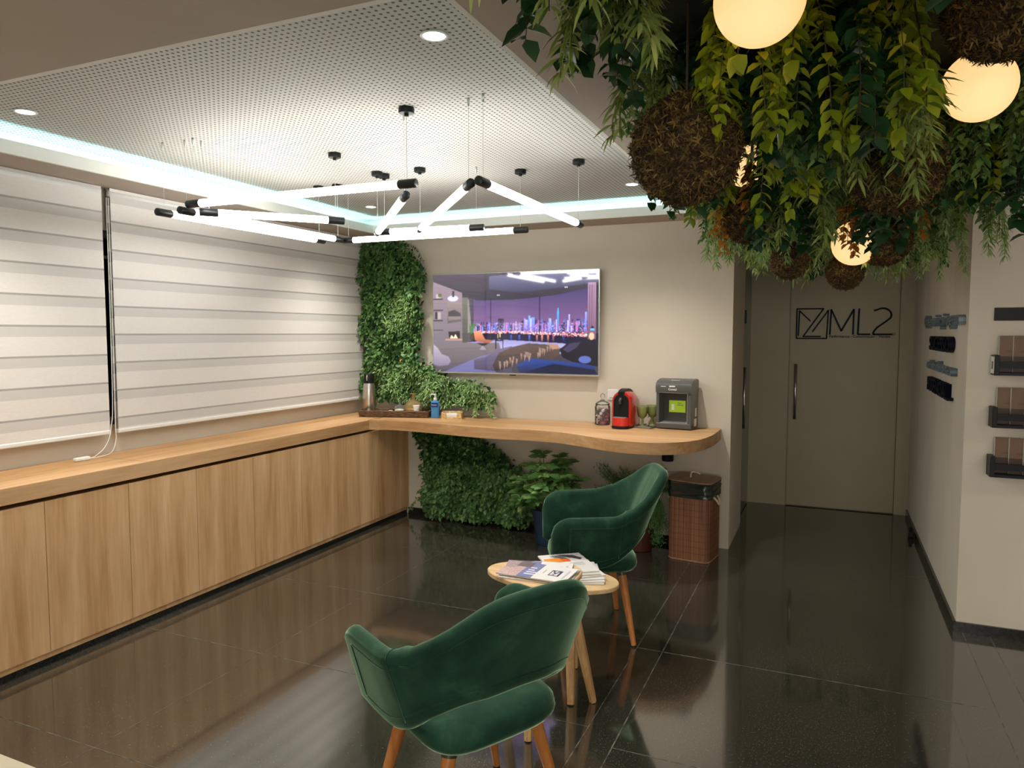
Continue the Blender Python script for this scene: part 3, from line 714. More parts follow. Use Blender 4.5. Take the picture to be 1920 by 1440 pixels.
# ------------------------------------------------------------------ foliage tools
def leaves(P, D, Nn, L, Wd, fold=.25, curl=.15):
    """P base, D axis, Nn normal-ish; returns V,F. 8 tris per leaf: base, (l,m,r) x2, tip"""
    n = len(P); D = D/np.linalg.norm(D, axis=1, keepdims=True)
    S_ = np.cross(D, Nn); S_ /= np.linalg.norm(S_, axis=1, keepdims=True)+1e-9; U = np.cross(S_, D)
    L = L[:, None]; Wd = Wd[:, None]
    def st(t_, w_): # station
        m = P+D*L*t_-U*L*curl*t_*t_
        return m-S_*Wd*w_/2+U*Wd*fold*w_*.5, m, m+S_*Wd*w_/2+U*Wd*fold*w_*.5
    a = P; l1, m1, r1 = st(.30, .9); l2, m2, r2 = st(.65, .75); tp = P+D*L-U*L*curl
    V = np.stack([a, l1, m1, r1, l2, m2, r2, tp], 1).reshape(-1, 3)
    f = np.array([(0, 2, 1, 1), (0, 3, 2, 2), (1, 2, 5, 4), (2, 3, 6, 5), (4, 5, 7, 7), (5, 6, 7, 7)])
    T = np.array([(0, 2, 1), (0, 3, 2), (1, 2, 5), (1, 5, 4), (2, 3, 6), (2, 6, 5), (4, 5, 7), (5, 6, 7)])
    F = (T[None]+8*np.arange(n)[:, None, None]).reshape(-1, 3)
    return V, F
def rnd_unit(n):
    v = rng.normal(size=(n, 3)); return v/np.linalg.norm(v, axis=1, keepdims=True)
def leafmesh(name, P, D, Nn, L, Wd, mat, fold=.25, curl=.2):
    V, F = leaves(P, D, Nn, L, Wd, fold, curl)
    t_ = np.clip(rng.normal(.45, .25, len(P)), 0, 1)
    return rawmesh(name, V, F, mat, np.repeat(t_, 8))
SPECIES = {   # leaf length, width, spacing on stem, whorl count, stems, spread, droop, material
    'ivy':    dict(L=.048, W=.038, step=.020, k=2, stems=13, spread=.13, mat='lf_dark', curl=.25, mix=.4),
    'bamboo': dict(L=.055, W=.010, step=.022, k=6, stems=11, spread=.12, mat='lf_olive', curl=.3, mix=.5),
    'lime':   dict(L=.046, W=.027, step=.021, k=2, stems=9,  spread=.09, mat='lf_lime', curl=.25, mix=.5),
    'fern':   dict(L=.034, W=.0075, step=.013, k=5, stems=15, spread=.12, mat='lf_fern', curl=.3, mix=.6),
    'mid':    dict(L=.036, W=.020, step=.016, k=3, stems=14, spread=.13, mat='lf_mid', curl=.2, mix=.5),
    'amber':  dict(L=.042, W=.024, step=.018, k=2, stems=4,  spread=.035, mat='lf_amber', curl=.2, mix=.4),
}
def bunch_meshes(sp_, length):
    s_ = SPECIES[sp_]; stem = MB(); Ps, Ds, Ns = [], [], []
    for i in range(s_['stems']):
        a = rng.random()*2*math.pi; r0 = s_['spread']*.35*math.sqrt(rng.random()); r1 = s_['spread']*(.5+.6*rng.random())
        ln = length*(.45+.6*rng.random()); n = max(5, int(ln/.04)); pts = []
        a2 = a+rng.normal()*.5
        for k in range(n+1):
            u = k/n; rr = r0+(r1-r0)*(1-(1-u)**2)
            pts.append(Vector((math.cos(a)*r0+(math.cos(a2)*(rr-r0)), math.sin(a)*r0+math.sin(a2)*(rr-r0), -ln*u+.01*math.sin(7*u+a))))
        stem.tube(pts, .0011, 4, cap=False)
        m = int(ln/s_['step'])
        for k in range(m):
            u = (k+.6)/m*n; j = min(int(u), n-1); p = pts[j].lerp(pts[j+1], u-j); d = (pts[j+1]-pts[j]).normalized()
            b0 = rng.random()*6.28
            for q in range(s_['k']):
                b = b0+q*6.283/s_['k']+rng.normal()*.25
                side = Vector((math.cos(b), math.sin(b), 0))
                dd = side*(.8+.3*rng.random())+d*s_['mix']*(.5+rng.random())+Vector(rng.normal(size=3))*.18
                Ps.append(p); Ds.append(dd); Ns.append(Vector((side.x*.5, side.y*.5, 1))+Vector(rng.normal(size=3))*.25)
    n = len(Ps); P = np.array(Ps); D = np.array(Ds); Nn = np.array(Ns)
    L = s_['L']*(.65+.6*rng.random(n)); Wd = L*s_['W']/s_['L']*(.85+.3*rng.random(n))
    me = leafmesh('foliage', P, D, Nn, L, Wd, M[s_['mat']], curl=s_['curl'])
    so = stem.build('stems', M['stemb']); sm = so.data; bpy.data.objects.remove(so)
    return me, sm
BANK = {}
for k_ in SPECIES:
    BANK[k_] = [bunch_meshes(k_, l_) for l_ in ((.22, .34, .48) if k_ != 'amber' else (.2, .26, .3))]
SPLAB = {'ivy': 'dark ivy-leaved bunch trailing from the overhead planting', 'bamboo': 'olive bamboo-leaved bunch trailing from the overhead planting',
         'lime': 'yellow-green broad-leaved bunch trailing from the overhead planting', 'fern': 'pale feathery fern bunch trailing from the overhead planting',
         'mid': 'mid-green small-leaved bunch trailing from the overhead planting', 'amber': 'amber-leaved trailing strand'}
def hang(sp_, x, y, z, var, rot=None, sc=1, label=None):
    yr = 'nearest the viewer' if y < 1.75 else 'in the nearer half' if y < 2.6 else 'in the farther half' if y < 3.5 else 'at the hallway end'
    xr = 'left edge' if x < -.30 else 'left of centre' if x < 0 else 'right of centre' if x < .3 else 'right edge'
    t = thing('hanging_plant', label or f'{SPLAB[sp_]}, {xr}, {yr}', 'hanging plant', (x, y, z), rng.random()*6.28 if rot is None else rot, group=f'{sp_} bunches hanging overhead, {xr}, {yr}' if not label else None)
    t.scale = (sc, sc, sc)
    fm, sm = BANK[sp_][var]; addobj('foliage', fm, t); addobj('stems', sm, t)
    return t
struct_bed = tag(MB().box(-.52, .6, CZ-.03, .50, 4.35, CZ-.001, bev=.01).build('planting_bed', M['mossbed'], None), 'dark planting panel fixed to the ceiling above the hanging greenery', 'planting panel')
def hang_len(y): return max(0, min(1, (y-1.1)/2.0))
GL = [(-.15, 1.59, 2.22), (.34, 2.30, 2.20), (-.35, 3.27, 2.26), (.08, 3.34, 1.92), (-.27, 3.77, 2.12), (.30, 3.72, 2.17)]
BL = [(-.33, 1.80, 1.99, .125), (.31, 1.83, 2.23, .11), (-.29, 2.90, 1.99, .10), (.17, 2.54, 2.05, .13), (.19, 3.36, 1.93, .10), (-.17, 3.35, 1.86, .075), (.05, 3.55, 1.82, .075)]
def clear(x, y, z, reach):
    """keep foliage from swallowing the two big globes and the two nearest moss balls"""
    for gx_, gy_, gz, gr, mg in [(*GL[0], .09, .15), (*GL[1], .09, .15), (*BL[0][:3], .125, .13), (*BL[1][:3], .11, .13), (*GL[2], .09, .05), (*GL[3], .09, .03)]:
        if math.hypot(x-gx_, y-gy_) < gr+.05: return False
        if y < gy_+.05 and gy_-y < 1.4:
            px = gx_*y/gy_; half = gr*y/gy_+mg
            zt_ = 1.55+(gz+gr*.8-1.55)*y/gy_
            if abs(x-px) < half and z-reach*1.15 < zt_: return False
    return True
ys = np.arange(1.02, 4.35, .165)
cnt = 0
for iy, y in enumerate(ys):
    for ix, x in enumerate(np.arange(-.50, .52, .155)):
        xx = x+rng.normal()*.03+(.06 if iy % 2 else 0); yy = y+rng.normal()*.03
        if xx > .56: continue
        if yy < 1.5: xx = max(xx, -.44)
        q = hang_len(yy); left = xx < -.38; right = xx > .36
        u = rng.random()
        if yy < 2.1: sp_ = ('bamboo' if u < .55 else 'ivy' if u < .92 else 'lime') if left else ('ivy' if u < .6 else 'bamboo' if u < .85 else 'lime')
        elif yy < 3.0: sp_ = 'ivy' if u < .40 else 'bamboo' if u < .78 else 'mid' if u < .96 else 'lime'
        else: sp_ = 'fern' if u < .42 else 'mid' if u < .62 else 'bamboo' if u < .85 else 'ivy'
        if right and u > .5: sp_ = 'ivy' if u < .7 else 'mid'
        var = 0 if q < .25 else (1 if q < .75 else (2 if rng.random() < .6 and not left else 1))
        if left and q < .75: var = 0
        reach = (.22, .34, .48)[var]
        if not clear(xx, yy, CZ-.03, reach): 
            var = 0
            if not clear(xx, yy, CZ-.03, .15): continue
        hang(sp_, xx, yy, CZ-.028, var); cnt += 1
# distinct bunches seen in the photo
hang('lime', -.20, 1.72, 2.33, 1, label='long yellow-green bunch hanging in front of the largest moss ball')
hang('lime', -.155, 2.35, 2.25, 1, label='narrow yellow-green strand beside the largest moss ball')
hang('lime', .09, 1.82, 2.33, 1, label='large yellow-green bunch hanging between the two big glowing globes')
hang('bamboo', .12, 2.08, 2.33, 1, label='olive bamboo-leaved bunch behind the yellow-green one between the globes')
hang('lime', .42, 2.70, 2.33, 1, label='yellow-green strand hanging just below the right glowing globe')
hang('amber', -.27, 2.74, 2.16, 1, label='amber-leaved strand falling over the moss ball behind the largest one')
hang('amber', -.40, 2.86, 2.06, 1, label='amber-leaved strand at the lower left tip of the greenery')
hang('amber', .29, 3.25, 2.12, 0, label='amber-leaved strand to the right of the lower glowing globe')
hang('amber', .06, 3.14, 2.06, 1, label='amber-leaved strand in front of the lower glowing globe')
hang('fern', -.22, 3.1, 2.16, 1, label='bright pale-green feathery bunch hanging at the centre of the far end')
hang('fern', -.42, 3.7, 2.12, 0, label='pale feathery bunch at the far left corner of the greenery')
hang('fern', .36, 3.75, 2.12, 0, label='pale feathery bunch at the far right corner of the greenery')
hang('fern', -.10, 2.95, 2.20, 1, label='pale-green feathery bunch in front of the small moss ball above the door')
hang('fern', .20, 3.0, 2.18, 0, label='pale-green feathery bunch just right of the lowest glowing globe')
hang('fern', -.38, 3.25, 2.16, 1, label='pale-green feathery bunch on the far left flank of the greenery')
hang('bamboo', .14, 2.36, 2.26, 1, label='olive bamboo-leaved bunch draped over the large moss ball in the middle')

# globe lamps and moss balls
def cordline(x, y, z0, t, mat=None): MB().tube([(x, y, z0), (x, y, CZ-.03)], .003, 6).build('cord', mat or M['black'], t, world=True)
gl_lab = ['large warm glowing globe lamp at the top edge of the photo', 'warm glowing globe lamp at the upper right, fully visible', 'warm globe lamp half hidden behind the largest moss ball',
          'lowest warm globe lamp, speckled by leaves near the hallway', 'warm globe lamp mostly hidden behind the amber-covered moss ball', 'warm globe lamp hidden behind the large middle moss ball']
for (x, y, z), lab in zip(GL, gl_lab):
    t = thing('globe_lamp', lab, 'globe lamp', (x, y, z), group='warm globe lamps in the greenery')
    r = .09
    MB().lathe([(r*math.sin(a), -r*math.cos(a)) for a in np.linspace(.001, math.pi-.25, 22)], n=40).build('glass_globe', M['globe'], t, True)
    MB().lathe([(.0, r*.93), (.03, r*.93), (.03, r*1.08), (0, r*1.1)], n=20).build('cap', M['black'], t, True, autos=40)
    cordline(x, y, z+r, t)
bl_lab = ['largest brown moss ball, hanging at the left of the greenery', 'brown moss ball cut off by the top right corner of the photo', 'moss ball partly covered by an amber strand, below the largest ball',
          'large moss ball in the middle draped with olive bamboo leaves', 'dark moss ball right of the lowest globe lamp', 'small moss ball under the bright feathery bunch above the door', 'lowest small moss ball hanging over the door logo']
def moss(r, n):
    D = rnd_unit(n); P = D*r*(.96+.07*rng.random((n, 1))); A = rnd_unit(n)+D*.35
    L = .0125*(.5+rng.random(n))*(r/.125)**.4; Wd = L*.30
    q = np.sin(D[:, 0]*17+3*D[:, 1]*4)*np.sin(D[:, 1]*15+2)*np.sin(D[:, 2]*19+D[:, 0]*5)
    P += D*(.05*r*q)[:, None]; V, F = leaves(P, A, D+rnd_unit(n)*.5, L, Wd, .25, .8)
    return rawmesh('moss_fibres', V, F, M['moss'], np.repeat(np.clip(.42+.55*q+.22*rng.normal(size=n), 0, 1), 8))
for (x, y, z, r), lab in zip(BL, bl_lab):
    t = thing('moss_ball', lab, 'moss ball', (x, y, z), rng.random()*6, group='moss balls in the greenery')
    mb = MB(); na, nb = 26, 40; pr = []
    mb.lathe([(r*math.sin(a)*.985, -r*math.cos(a)*.985) for a in np.linspace(.0005, math.pi-.0005, na)], n=nb)
    v = np.array(mb.v); v *= 1+.035*rng.normal(size=(len(v), 1)).clip(-1, 1); mb.v = [tuple(q) for q in v]
    mb.build('moss_core', M['mosscore'], t, True)
    addobj('moss_fibres', moss(r, int(15000*(r/.1)**1.5)), t)
    MB().tube([(0, 0, r*.9), (0, 0, CZ-.03-z)], .003, 6).build('cord', M['stemb'], t)

# ------------------------------------------------------------------ green walls
def inpoly(P, poly):
    m = np.zeros(len(P), bool); n = len(poly)
    for i in range(n):
        x0, y0 = poly[i]; x1, y1 = poly[(i+1) % n]
        if y0 == y1: continue
        m ^= ((y0 > P[:, 1]) != (y1 > P[:, 1])) & (P[:, 0] < (x1-x0)*(P[:, 1]-y0)/(y1-y0)+x0)
    return m
def wallgreen(t, poly, specs, ywall, thick, extra=None):
    poly = np.array(poly); lo, hi = poly.min(0), poly.max(0); c0 = poly.mean(0)
    mb = MB(); st_ = .04
    for x_ in np.arange(lo[0], hi[0], st_):
        for z_ in np.arange(lo[1], hi[1], st_):
            c8 = np.array([(x_+st_/2+dx, z_+st_/2+dz) for dx in (-.06, 0, .06) for dz in (-.06, 0, .06)])
            if inpoly(c8, poly).all(): mb.box(x_, ywall-.025, z_, x_+st_, ywall-.001, z_+st_)
    mb.build('backing_panel', M['mossbed'], t, world=True)
    loc = np.array(t.location)
    for (nm, mat, n, L0, W0, where, out_) in specs:
        Q = lo+(hi-lo)*rng.random((n*6, 2)); Q += 0
        J = Q+rng.normal(size=Q.shape)*.022
        k = inpoly(J, poly) & where(Q); Q = Q[k][:n]; n2 = len(Q)
        dep = thick*(.25+.75*rng.random(n2)**.7)*out_*(.75+.35*np.sin(Q[:, 0]*17+2)*np.sin(Q[:, 1]*13))
        P = np.stack([Q[:, 0], ywall-.025-dep, Q[:, 1]], 1)
        D = np.stack([rng.normal(size=n2)*.7, -.55-.5*rng.random(n2), -.55+rng.normal(size=n2)*.55], 1)
        Nn = np.stack([rng.normal(size=n2)*.35, -.6-.3*rng.random(n2), .8+.2*rng.normal(size=n2)], 1)
        L = L0*(.6+.7*rng.random(n2)); Wd = L*W0/L0*(.8+.4*rng.random(n2))
        addobj(nm, leafmesh(nm, P-loc, D, Nn, L, Wd, M[mat]), t)
g1 = thing('green_wall', 'tall climbing green wall in the room corner left of the television', 'green wall', (-3.4, 5.357, .9))
polyU = [(-3.74, 2.30), (-3.60, 2.33), (-3.40, 2.34), (-3.24, 2.29), (-3.14, 2.14), (-3.10, 1.98), (-3.13, 1.80), (-3.10, 1.62), (-3.16, 1.48), (-3.16, 1.36), (-3.02, 1.27), (-2.92, 1.18), (-2.80, 1.16), (-2.60, 1.16), (-2.50, 1.08), (-2.44, 1.00), (-2.52, .99), (-2.56, .95), (-2.80, .98), (-3.05, .95), (-3.30, .98), (-3.55, 1.00), (-3.70, 1.08), (-3.66, 1.5), (-3.72, 1.8), (-3.75, 2.05)]
tr = lambda Q: np.ones(len(Q), bool)
wallgreen(g1, polyU, [
    ('ivy_foliage', 'lf_bush', 4200, .042, .026, tr, 1.0),
    ('small_leaf_foliage', 'lf_mid', 3000, .034, .018, lambda Q: (Q[:, 1] > 1.1), 1.1),
    ('dark_foliage', 'lf_dark', 1400, .046, .03, tr, .8),
    ('fern_foliage', 'lf_fern', 4200, .036, .008, lambda Q: (Q[:, 1] < 1.30) & (Q[:, 0] > -3.35) | (np.hypot(Q[:, 0]+3.3, Q[:, 1]-1.72) < .16) | (np.hypot(Q[:, 0]+3.45, Q[:, 1]-1.15) < .12), 1.15),
    ('amber_foliage', 'lf_amber', 150, .034, .018, lambda Q: (np.abs(Q[:, 0]+3.27) < .035) & (Q[:, 1] < 1.42) & (Q[:, 1] > 1.12) | (Q[:, 0] < -3.66) & (Q[:, 1] > 1.65) & (Q[:, 1] < 1.85), 1.2)], 5.357, .15)
# trailing tips
def trail(t, pts, mat, L0, W0, step, nm='trailing_stem', k=2):
    loc = Vector(t.location); pts = [Vector(p)-loc for p in smooth_path(pts, 6)]
    st = MB().tube(pts, .0012, 5).build(nm, M['stemb'], t)
    Ps, Ds, Ns = [], [], []
    for i in range(len(pts)-1):
        seg = pts[i+1]-pts[i]; m = max(1, int(seg.length/step))
        for j in range(m):
            for q in range(k):
                Ps.append(pts[i]+seg*(j/m)); s_ = Vector(rng.normal(size=3)); s_.y = -abs(s_.y); Ds.append(s_.normalized()+seg.normalized()*.7); Ns.append(Vector((rng.normal()*.4, -.7, .6)))
    n = len(Ps); L = L0*(.7+.5*rng.random(n))
    addobj('trailing_leaves', leafmesh('trailing_leaves', np.array(Ps), np.array(Ds), np.array(Ns), L, L*W0/L0, M[mat]), t)
trail(g1, [(-3.28, 5.28, 2.28), (-3.18, 5.25, 2.27), (-3.12, 5.24, 2.22), (-3.07, 5.24, 2.12)], 'lf_dark', .03, .012, .03, k=1)
trail(g1, [(-3.2, 5.28, 2.2), (-3.12, 5.25, 2.14), (-3.06, 5.24, 2.05), (-3.05, 5.24, 1.97)], 'lf_dark', .032, .013, .03, k=1)
trail(g1, [(-2.6, 5.25, 1.02), (-2.58, 5.2, .95), (-2.58, 5.18, .90)], 'lf_fern', .04, .009, .008, k=4)
trail(g1, [(-2.55, 5.26, 1.06), (-2.47, 5.2, .97), (-2.42, 5.17, .89)], 'lf_fern', .04, .009, .008, k=4)
trail(g1, [(-2.5, 5.27, 1.09), (-2.43, 5.22, 1.07), (-2.40, 5.2, 1.0)], 'lf_mid', .045, .024, .018, k=2)
g2 = thing('green_wall', 'low bushy green wall below the shelf, right of the corner cabinet', 'green wall', (-2.7, 5.357, 0))
polyL = [(-3.17, .775), (-2.72, .785), (-2.62, .72), (-2.52, .66), (-2.42, .60), (-2.33, .55), (-2.24, .47), (-2.18, .38), (-2.14, .25), (-2.10, .08), (-2.35, .04), (-2.6, .045), (-2.85, .03), (-2.98, .05), (-3.10, .14), (-3.13, .22), (-3.05, .3), (-3.10, .42), (-3.05, .55), (-3.13, .66)]
wallgreen(g2, polyL, [
    ('ivy_foliage', 'lf_bush', 4600, .040, .026, tr, 1.0),
    ('small_leaf_foliage', 'lf_mid', 1900, .034, .02, tr, 1.1),
    ('dark_foliage', 'lf_dark', 1500, .044, .028, lambda Q: Q[:, 1] > .5, 1.0)], 5.357, .17)
trail(g2, [(-3.05, 5.25, .2), (-3.13, 5.22, .17), (-3.19, 5.22, .12), (-3.22, 5.22, .07)], 'lf_mid', .035, .02, .03, k=1)

# ------------------------------------------------------------------ potted plants
def pot(t, r0, r1, h, mat):
    MB().lathe([(r0*.9, 0), (r0, .004), (r1, h-.02), (r1*1.06, h-.02), (r1*1.06, h), (r1*.95, h), (r1*.93, h-.03), (0, h-.03)], n=36).build('pot', mat, t, True, autos=40)
    MB().lathe([(r1*.93, h-.032), (0, h-.028)], n=24).build('soil', M['soil'], t)
p1 = thing('potted_plant', 'broad-leaved bright green plant in a blue pot behind the far chair', 'potted plant', (-1.87, 4.99, 0))
pot(p1, .10, .13, .26, M['bluepot'])
Ps, Ds, Ns = [], [], []; st = MB()
for i in range(46):
    a = rng.random()*6.28; sp_ = .27*math.sqrt(rng.random()); hh = .68-.9*sp_*sp_*4-.12*rng.random()
    e_ = Vector((math.cos(a)*sp_, min(.24, math.sin(a)*sp_*.9), max(.33, hh))); s0 = Vector((math.cos(a)*.03, math.sin(a)*.03, .22))
    if i > 42: e_ = Vector((-.22, -.06, .27+.05*(i-43)))
    path = smooth_path([s0, s0.lerp(e_, .5)+Vector((0, 0, .04)), e_], 5); st.tube(path, .0025, 5)
    for lev, (uu, cnt_) in enumerate(((len(path)-1, 7), (len(path)-3, 4))):
        c_ = path[uu]; b0 = rng.random()*6
        for q in range(cnt_):
            b = b0+q*6.283/cnt_; d_ = Vector((math.cos(b), math.sin(b), .45-.45*lev+.15*rng.normal()))
            Ps.append(c_); Ds.append(d_); Ns.append(Vector((-.3*math.cos(b), -.3*math.sin(b)-.6, .8)))
P = np.array(Ps); n = len(P); L = .084*(.6+.6*rng.random(n)); D = np.array(Ds)
k = (P[:, 1]+D[:, 1]*L) > .33; D[k, 1] *= -1
addobj('leaves', leafmesh('leaves', P, D, np.array(Ns), L, L*.62, M['lf_pale'], curl=.35), p1); st.build('stems', M['stem'], p1, True)
p2 = thing('potted_plant', 'feathery trailing fern in a red pot between the far chair and the wicker bin', 'potted plant', (-1.22, 5.10, 0))
pot(p2, .085, .11, .22, M['redpot'])
Ps, Ds, Ns = [], [], []; st = MB()
for i in range(120):
    a = rng.random()*6.28; up = rng.random() < .72
    rr = .1+.16*rng.random()
    if up:
        e_ = Vector((-.04+math.cos(a)*rr*1.25, math.sin(a)*rr*.8, .40+.20*rng.random())); m_ = Vector((e_.x*.5, e_.y*.5, .42))
    else:
        e_ = Vector((.10+.10*rng.random(), -.12*rng.random(), .04+.30*rng.random())); m_ = Vector((.13, -.05, .36))
    path = smooth_path([Vector((0, 0, .19)), m_, e_], 7); st.tube(path, .0012, 4)
    for p_ in path[3:]:
        for q in range(15):
            d_ = Vector(rng.normal(size=3)); Ps.append(p_+Vector(rng.normal(size=3))*.010); Ds.append(d_+Vector((0, 0, .3 if up else -.4))); Ns.append(Vector((0, 0, 1))+Vector(rng.normal(size=3))*.5)
P = np.array(Ps); n = len(P); L = .028*(.6+.6*rng.random(n)); P[:, 1] = np.minimum(P[:, 1], .22)
addobj('fronds', leafmesh('fronds', P, np.array(Ds), np.array(Ns), L, L*.14, M['lf_bush']), p2); st.build('stems', M['stem'], p2)

# ------------------------------------------------------------------ wicker bin
def rrect(w_, d_, r, n=6):
    o = []
    for cx, cy, a0 in ((w_/2-r, -d_/2+r, -90), (w_/2-r, d_/2-r, 0), (-w_/2+r, d_/2-r, 90), (-w_/2+r, -d_/2+r, 180)):
        for k in range(n+1):
            a = R(a0+90*k/n); o.append((cx+r*math.cos(a), cy+r*math.sin(a)))
    return o
bn = thing('laundry_bin', 'brown bamboo bin with black liner and wooden lid beside the doorway', 'bin', (-.835, 5.09, 0), R(-8))
MB().prism(rrect(.292, .285, .05), .012, .45).build('slatted_body', M['bamboo'], bn, True, autos=40)
sl = MB()
for z in np.arange(.06, .44, .042): sl.prism(rrect(.2935, .2865, .05), z, z+.0015)
sl.build('binding_threads', M['kraftd'], bn)
MB().prism(rrect(.296, .289, .05), 0, .012, bev=.003).build('bottom_rim', M['bamboolid'], bn)
ln_ = MB(); base = rrect(.300, .293, .052, 8); nl = 9; vs = []; fs = []
for k in range(nl+1):
    z = .435+.105*k/nl
    for j, (a, b) in enumerate(base):
        w2 = 1+.018*math.sin(j*1.9+k*1.3)+.014*math.sin(j*.7-k*2.1)+.01; vs.append((a*w2, b*w2, z+.004*math.sin(j*.8)))
nb = len(base)
for k in range(nl):
    for j in range(nb): a = k*nb+j; b = k*nb+(j+1) % nb; fs.append((a, b, b+nb, a+nb))
ln_.add(vs, fs); ln_.build('bin_liner', M['liner'], bn, True)
MB().prism(rrect(.292, .285, .05), .45, .53).build('rim', M['liner'], bn)
lid = MB().prism(rrect(.308, .30, .055), 0, .010, bev=.002).xform(Matrix.Translation((0, 0, .543)) @ Matrix.Rotation(R(1.5), 4, 'Y')).build('lid', M['bamboolid'], bn)
MB().tube(smooth_path([(-.03, 0, .0), (-.028, 0, .03), (-.01, 0, .045), (.02, 0, .038), (.035, .005, .03)]), .0055, 8).xform(Matrix.Translation((0, 0, .551))).build('rope_loop', M['rope'], lid, True)
MB().tube(smooth_path([(.146, -.05, .44), (.17, -.06, .425), (.178, -.03, .395), (.172, .0, .41), (.150, .03, .44)]), .007, 8).build('rope_handle', M['rope'], bn, True)
MB().tube(smooth_path([(-.146, -.05, .44), (-.165, -.06, .425), (-.168, -.03, .400), (-.165, .0, .41), (-.148, .03, .44)]), .007, 8).build('rope_handle', M['rope'], bn, True)

# ------------------------------------------------------------------ items on the shelf
ZS = .871
# wicker tray
tdir = R(17)
tr_ = thing('wicker_tray', 'long dark wicker tray on the corner of the shelf', 'tray', (-3.255, 5.085, ZS), tdir)
MB().box(-.28, -.085, .0, .28, .085, .008).build('tray_base', M['wicker'], tr_)
rm = MB()
for k in range(4):
    z = .010+k*.0085; o_ = .002*k; P_ = [(a, b, z+.001*math.sin(i*2.1+k)) for i, (a, b) in enumerate(rrect(.57+2*o_, .18+2*o_, .02, 5))]
    rm.tube(P_+[P_[0]], .0055, 7, cap=False)
rm.v = [(a, b_, c_*1.35) for a, b_, c_ in rm.v]; rm.build('woven_rim', M['wicker'], tr_, True)
def on_tray(u, v, z=.008):
    c_, s_ = math.cos(tdir), math.sin(tdir); return (-3.255+u*c_-v*s_, 5.085+u*s_+v*c_, ZS+z)
t = thing('thermos_flask', 'tall stainless thermos flask with black lid in the corner', 'thermos', on_tray(-.235, .03))
MB().lathe([(.050, 0), (.052, .004), (.052, .19), (.049, .23), (.044, .262)], n=40).build('steel_body', M['steel'], t, True, autos=40)
MB().lathe([(.045, .262), (.044, .300), (.041, .335), (.036, .342), (0, .343)], n=40).build('lid', M['black'], t, True, autos=50)
MB().tube([(.012, -.042, .335), (.014, -.050, .31), (.012, -.046, .285)], .006, 8).build('spout', M['chrome'], t, True)
nd = [('folded white napkin lying over the left end of the wicker tray', -.215, -.045)]
t = thing('napkins', 'small heap of white napkins at the left end of the wicker tray', 'napkins', on_tray(-.22, -.05))
MB().add([(-.04, -.03, 0), (.04, -.03, 0), (.04, .03, 0), (-.04, .03, 0), (-.03, -.01, .035), (.035, .0, .022), (0, .005, .045)], [(0, 1, 5, 6, 4), (1, 2, 5), (2, 3, 6, 5), (3, 0, 4, 6), (3, 2, 1, 0)]).build('paper', M['paper'], t)
t = thing('succulent', 'tiny yellow-green plant in the wicker tray', 'plant', on_tray(-.125, -.03))
n = 40; D = rnd_unit(n); D[:, 2] = abs(D[:, 2])+.3
addobj('leaves', leafmesh('leaves', np.zeros((n, 3))+np.array([0, 0, .012]), D, rnd_unit(n), np.full(n, .034), np.full(n, .009), M['lf_lime']), t)
MB().lathe([(.014, 0), (.018, .015), (0, .014)], n=16).build('cup', M['white'], t)
t = thing('candy_pack', 'small blue wrapped packet in the wicker tray', 'packet', on_tray(-.085, -.035))
MB().lathe([(0, 0), (.015, .003), (.021, .013), (.016, .025), (0, .029)], n=12).build('wrapper', M['bluepot'], t, True)
t = thing('glass_cloche', 'clear glass dish with a knobbed lid in the wicker tray', 'glass dish', on_tray(.03, .0)); t.scale = (1.22,)*3
MB().lathe([(.045, 0), (.048, .012), (.046, .035), (.050, .036)], n=32).build('dish', M['glass'], t, True)
MB().lathe([(.051, .037), (.046, .055), (.030, .068), (.008, .076), (.007, .084), (.014, .092), (.010, .102), (0, .105)], n=32).build('lid', M['glass'], t, True)
MB().lathe([(.034, .004), (.036, .03), (.03, .042), (0, .046)], n=24).build('contents', plain('pale_mint_sweets', (.62, .70, .50), .5), t, True)
t = thing('decanter', 'round amber glass decanter with stopper in the wicker tray', 'decanter', on_tray(.145, .005)); t.scale = (1.22,)*3
MB().lathe([(.040, 0), (.058, .018), (.066, .045), (.062, .070), (.045, .092), (.018, .105), (.011, .112), (.011, .128), (.014, .130)], n=36).build('bottle', M['amber_glass'], t, True)
MB().lathe([(0, .128), (.010, .130), (.012, .142), (.028, .146), (.028, .149), (0, .150)], n=24).build('stopper', M['amber_glass'], t, True)
MB().lathe([(.036, .003), (.053, .020), (.058, .045), (0, .050)], n=30).build('oil', plain('amber_oil', (.70, .40, .09), .2), t, True)
t = thing('plastic_cup', 'stack of white plastic cups in front of the amber decanter', 'cups', on_tray(.185, -.055)); t.scale = (1.22,)*3
MB().lathe([(.023, .074), (.024, .073), (.017, 0), (0, 0)][::-1], n=24).xform(Matrix.Translation((0, 0, .001))).build('cup', M['white'], t, True, autos=50)
t = thing('sugar_box', 'pale card box standing at the back of the wicker tray', 'box', on_tray(-.03, .055), tdir)
MB().box(-.045, -.012, 0, .02, .012, .036, bev=.001).build('carton', M['cream'], t)
t = thing('sugar_box', 'second pale card box behind the decanter in the wicker tray', 'box', on_tray(.10, .067), tdir)
MB().box(-.03, -.010, 0, .03, .010, .036, bev=.001).build('carton', M['cream'], t)
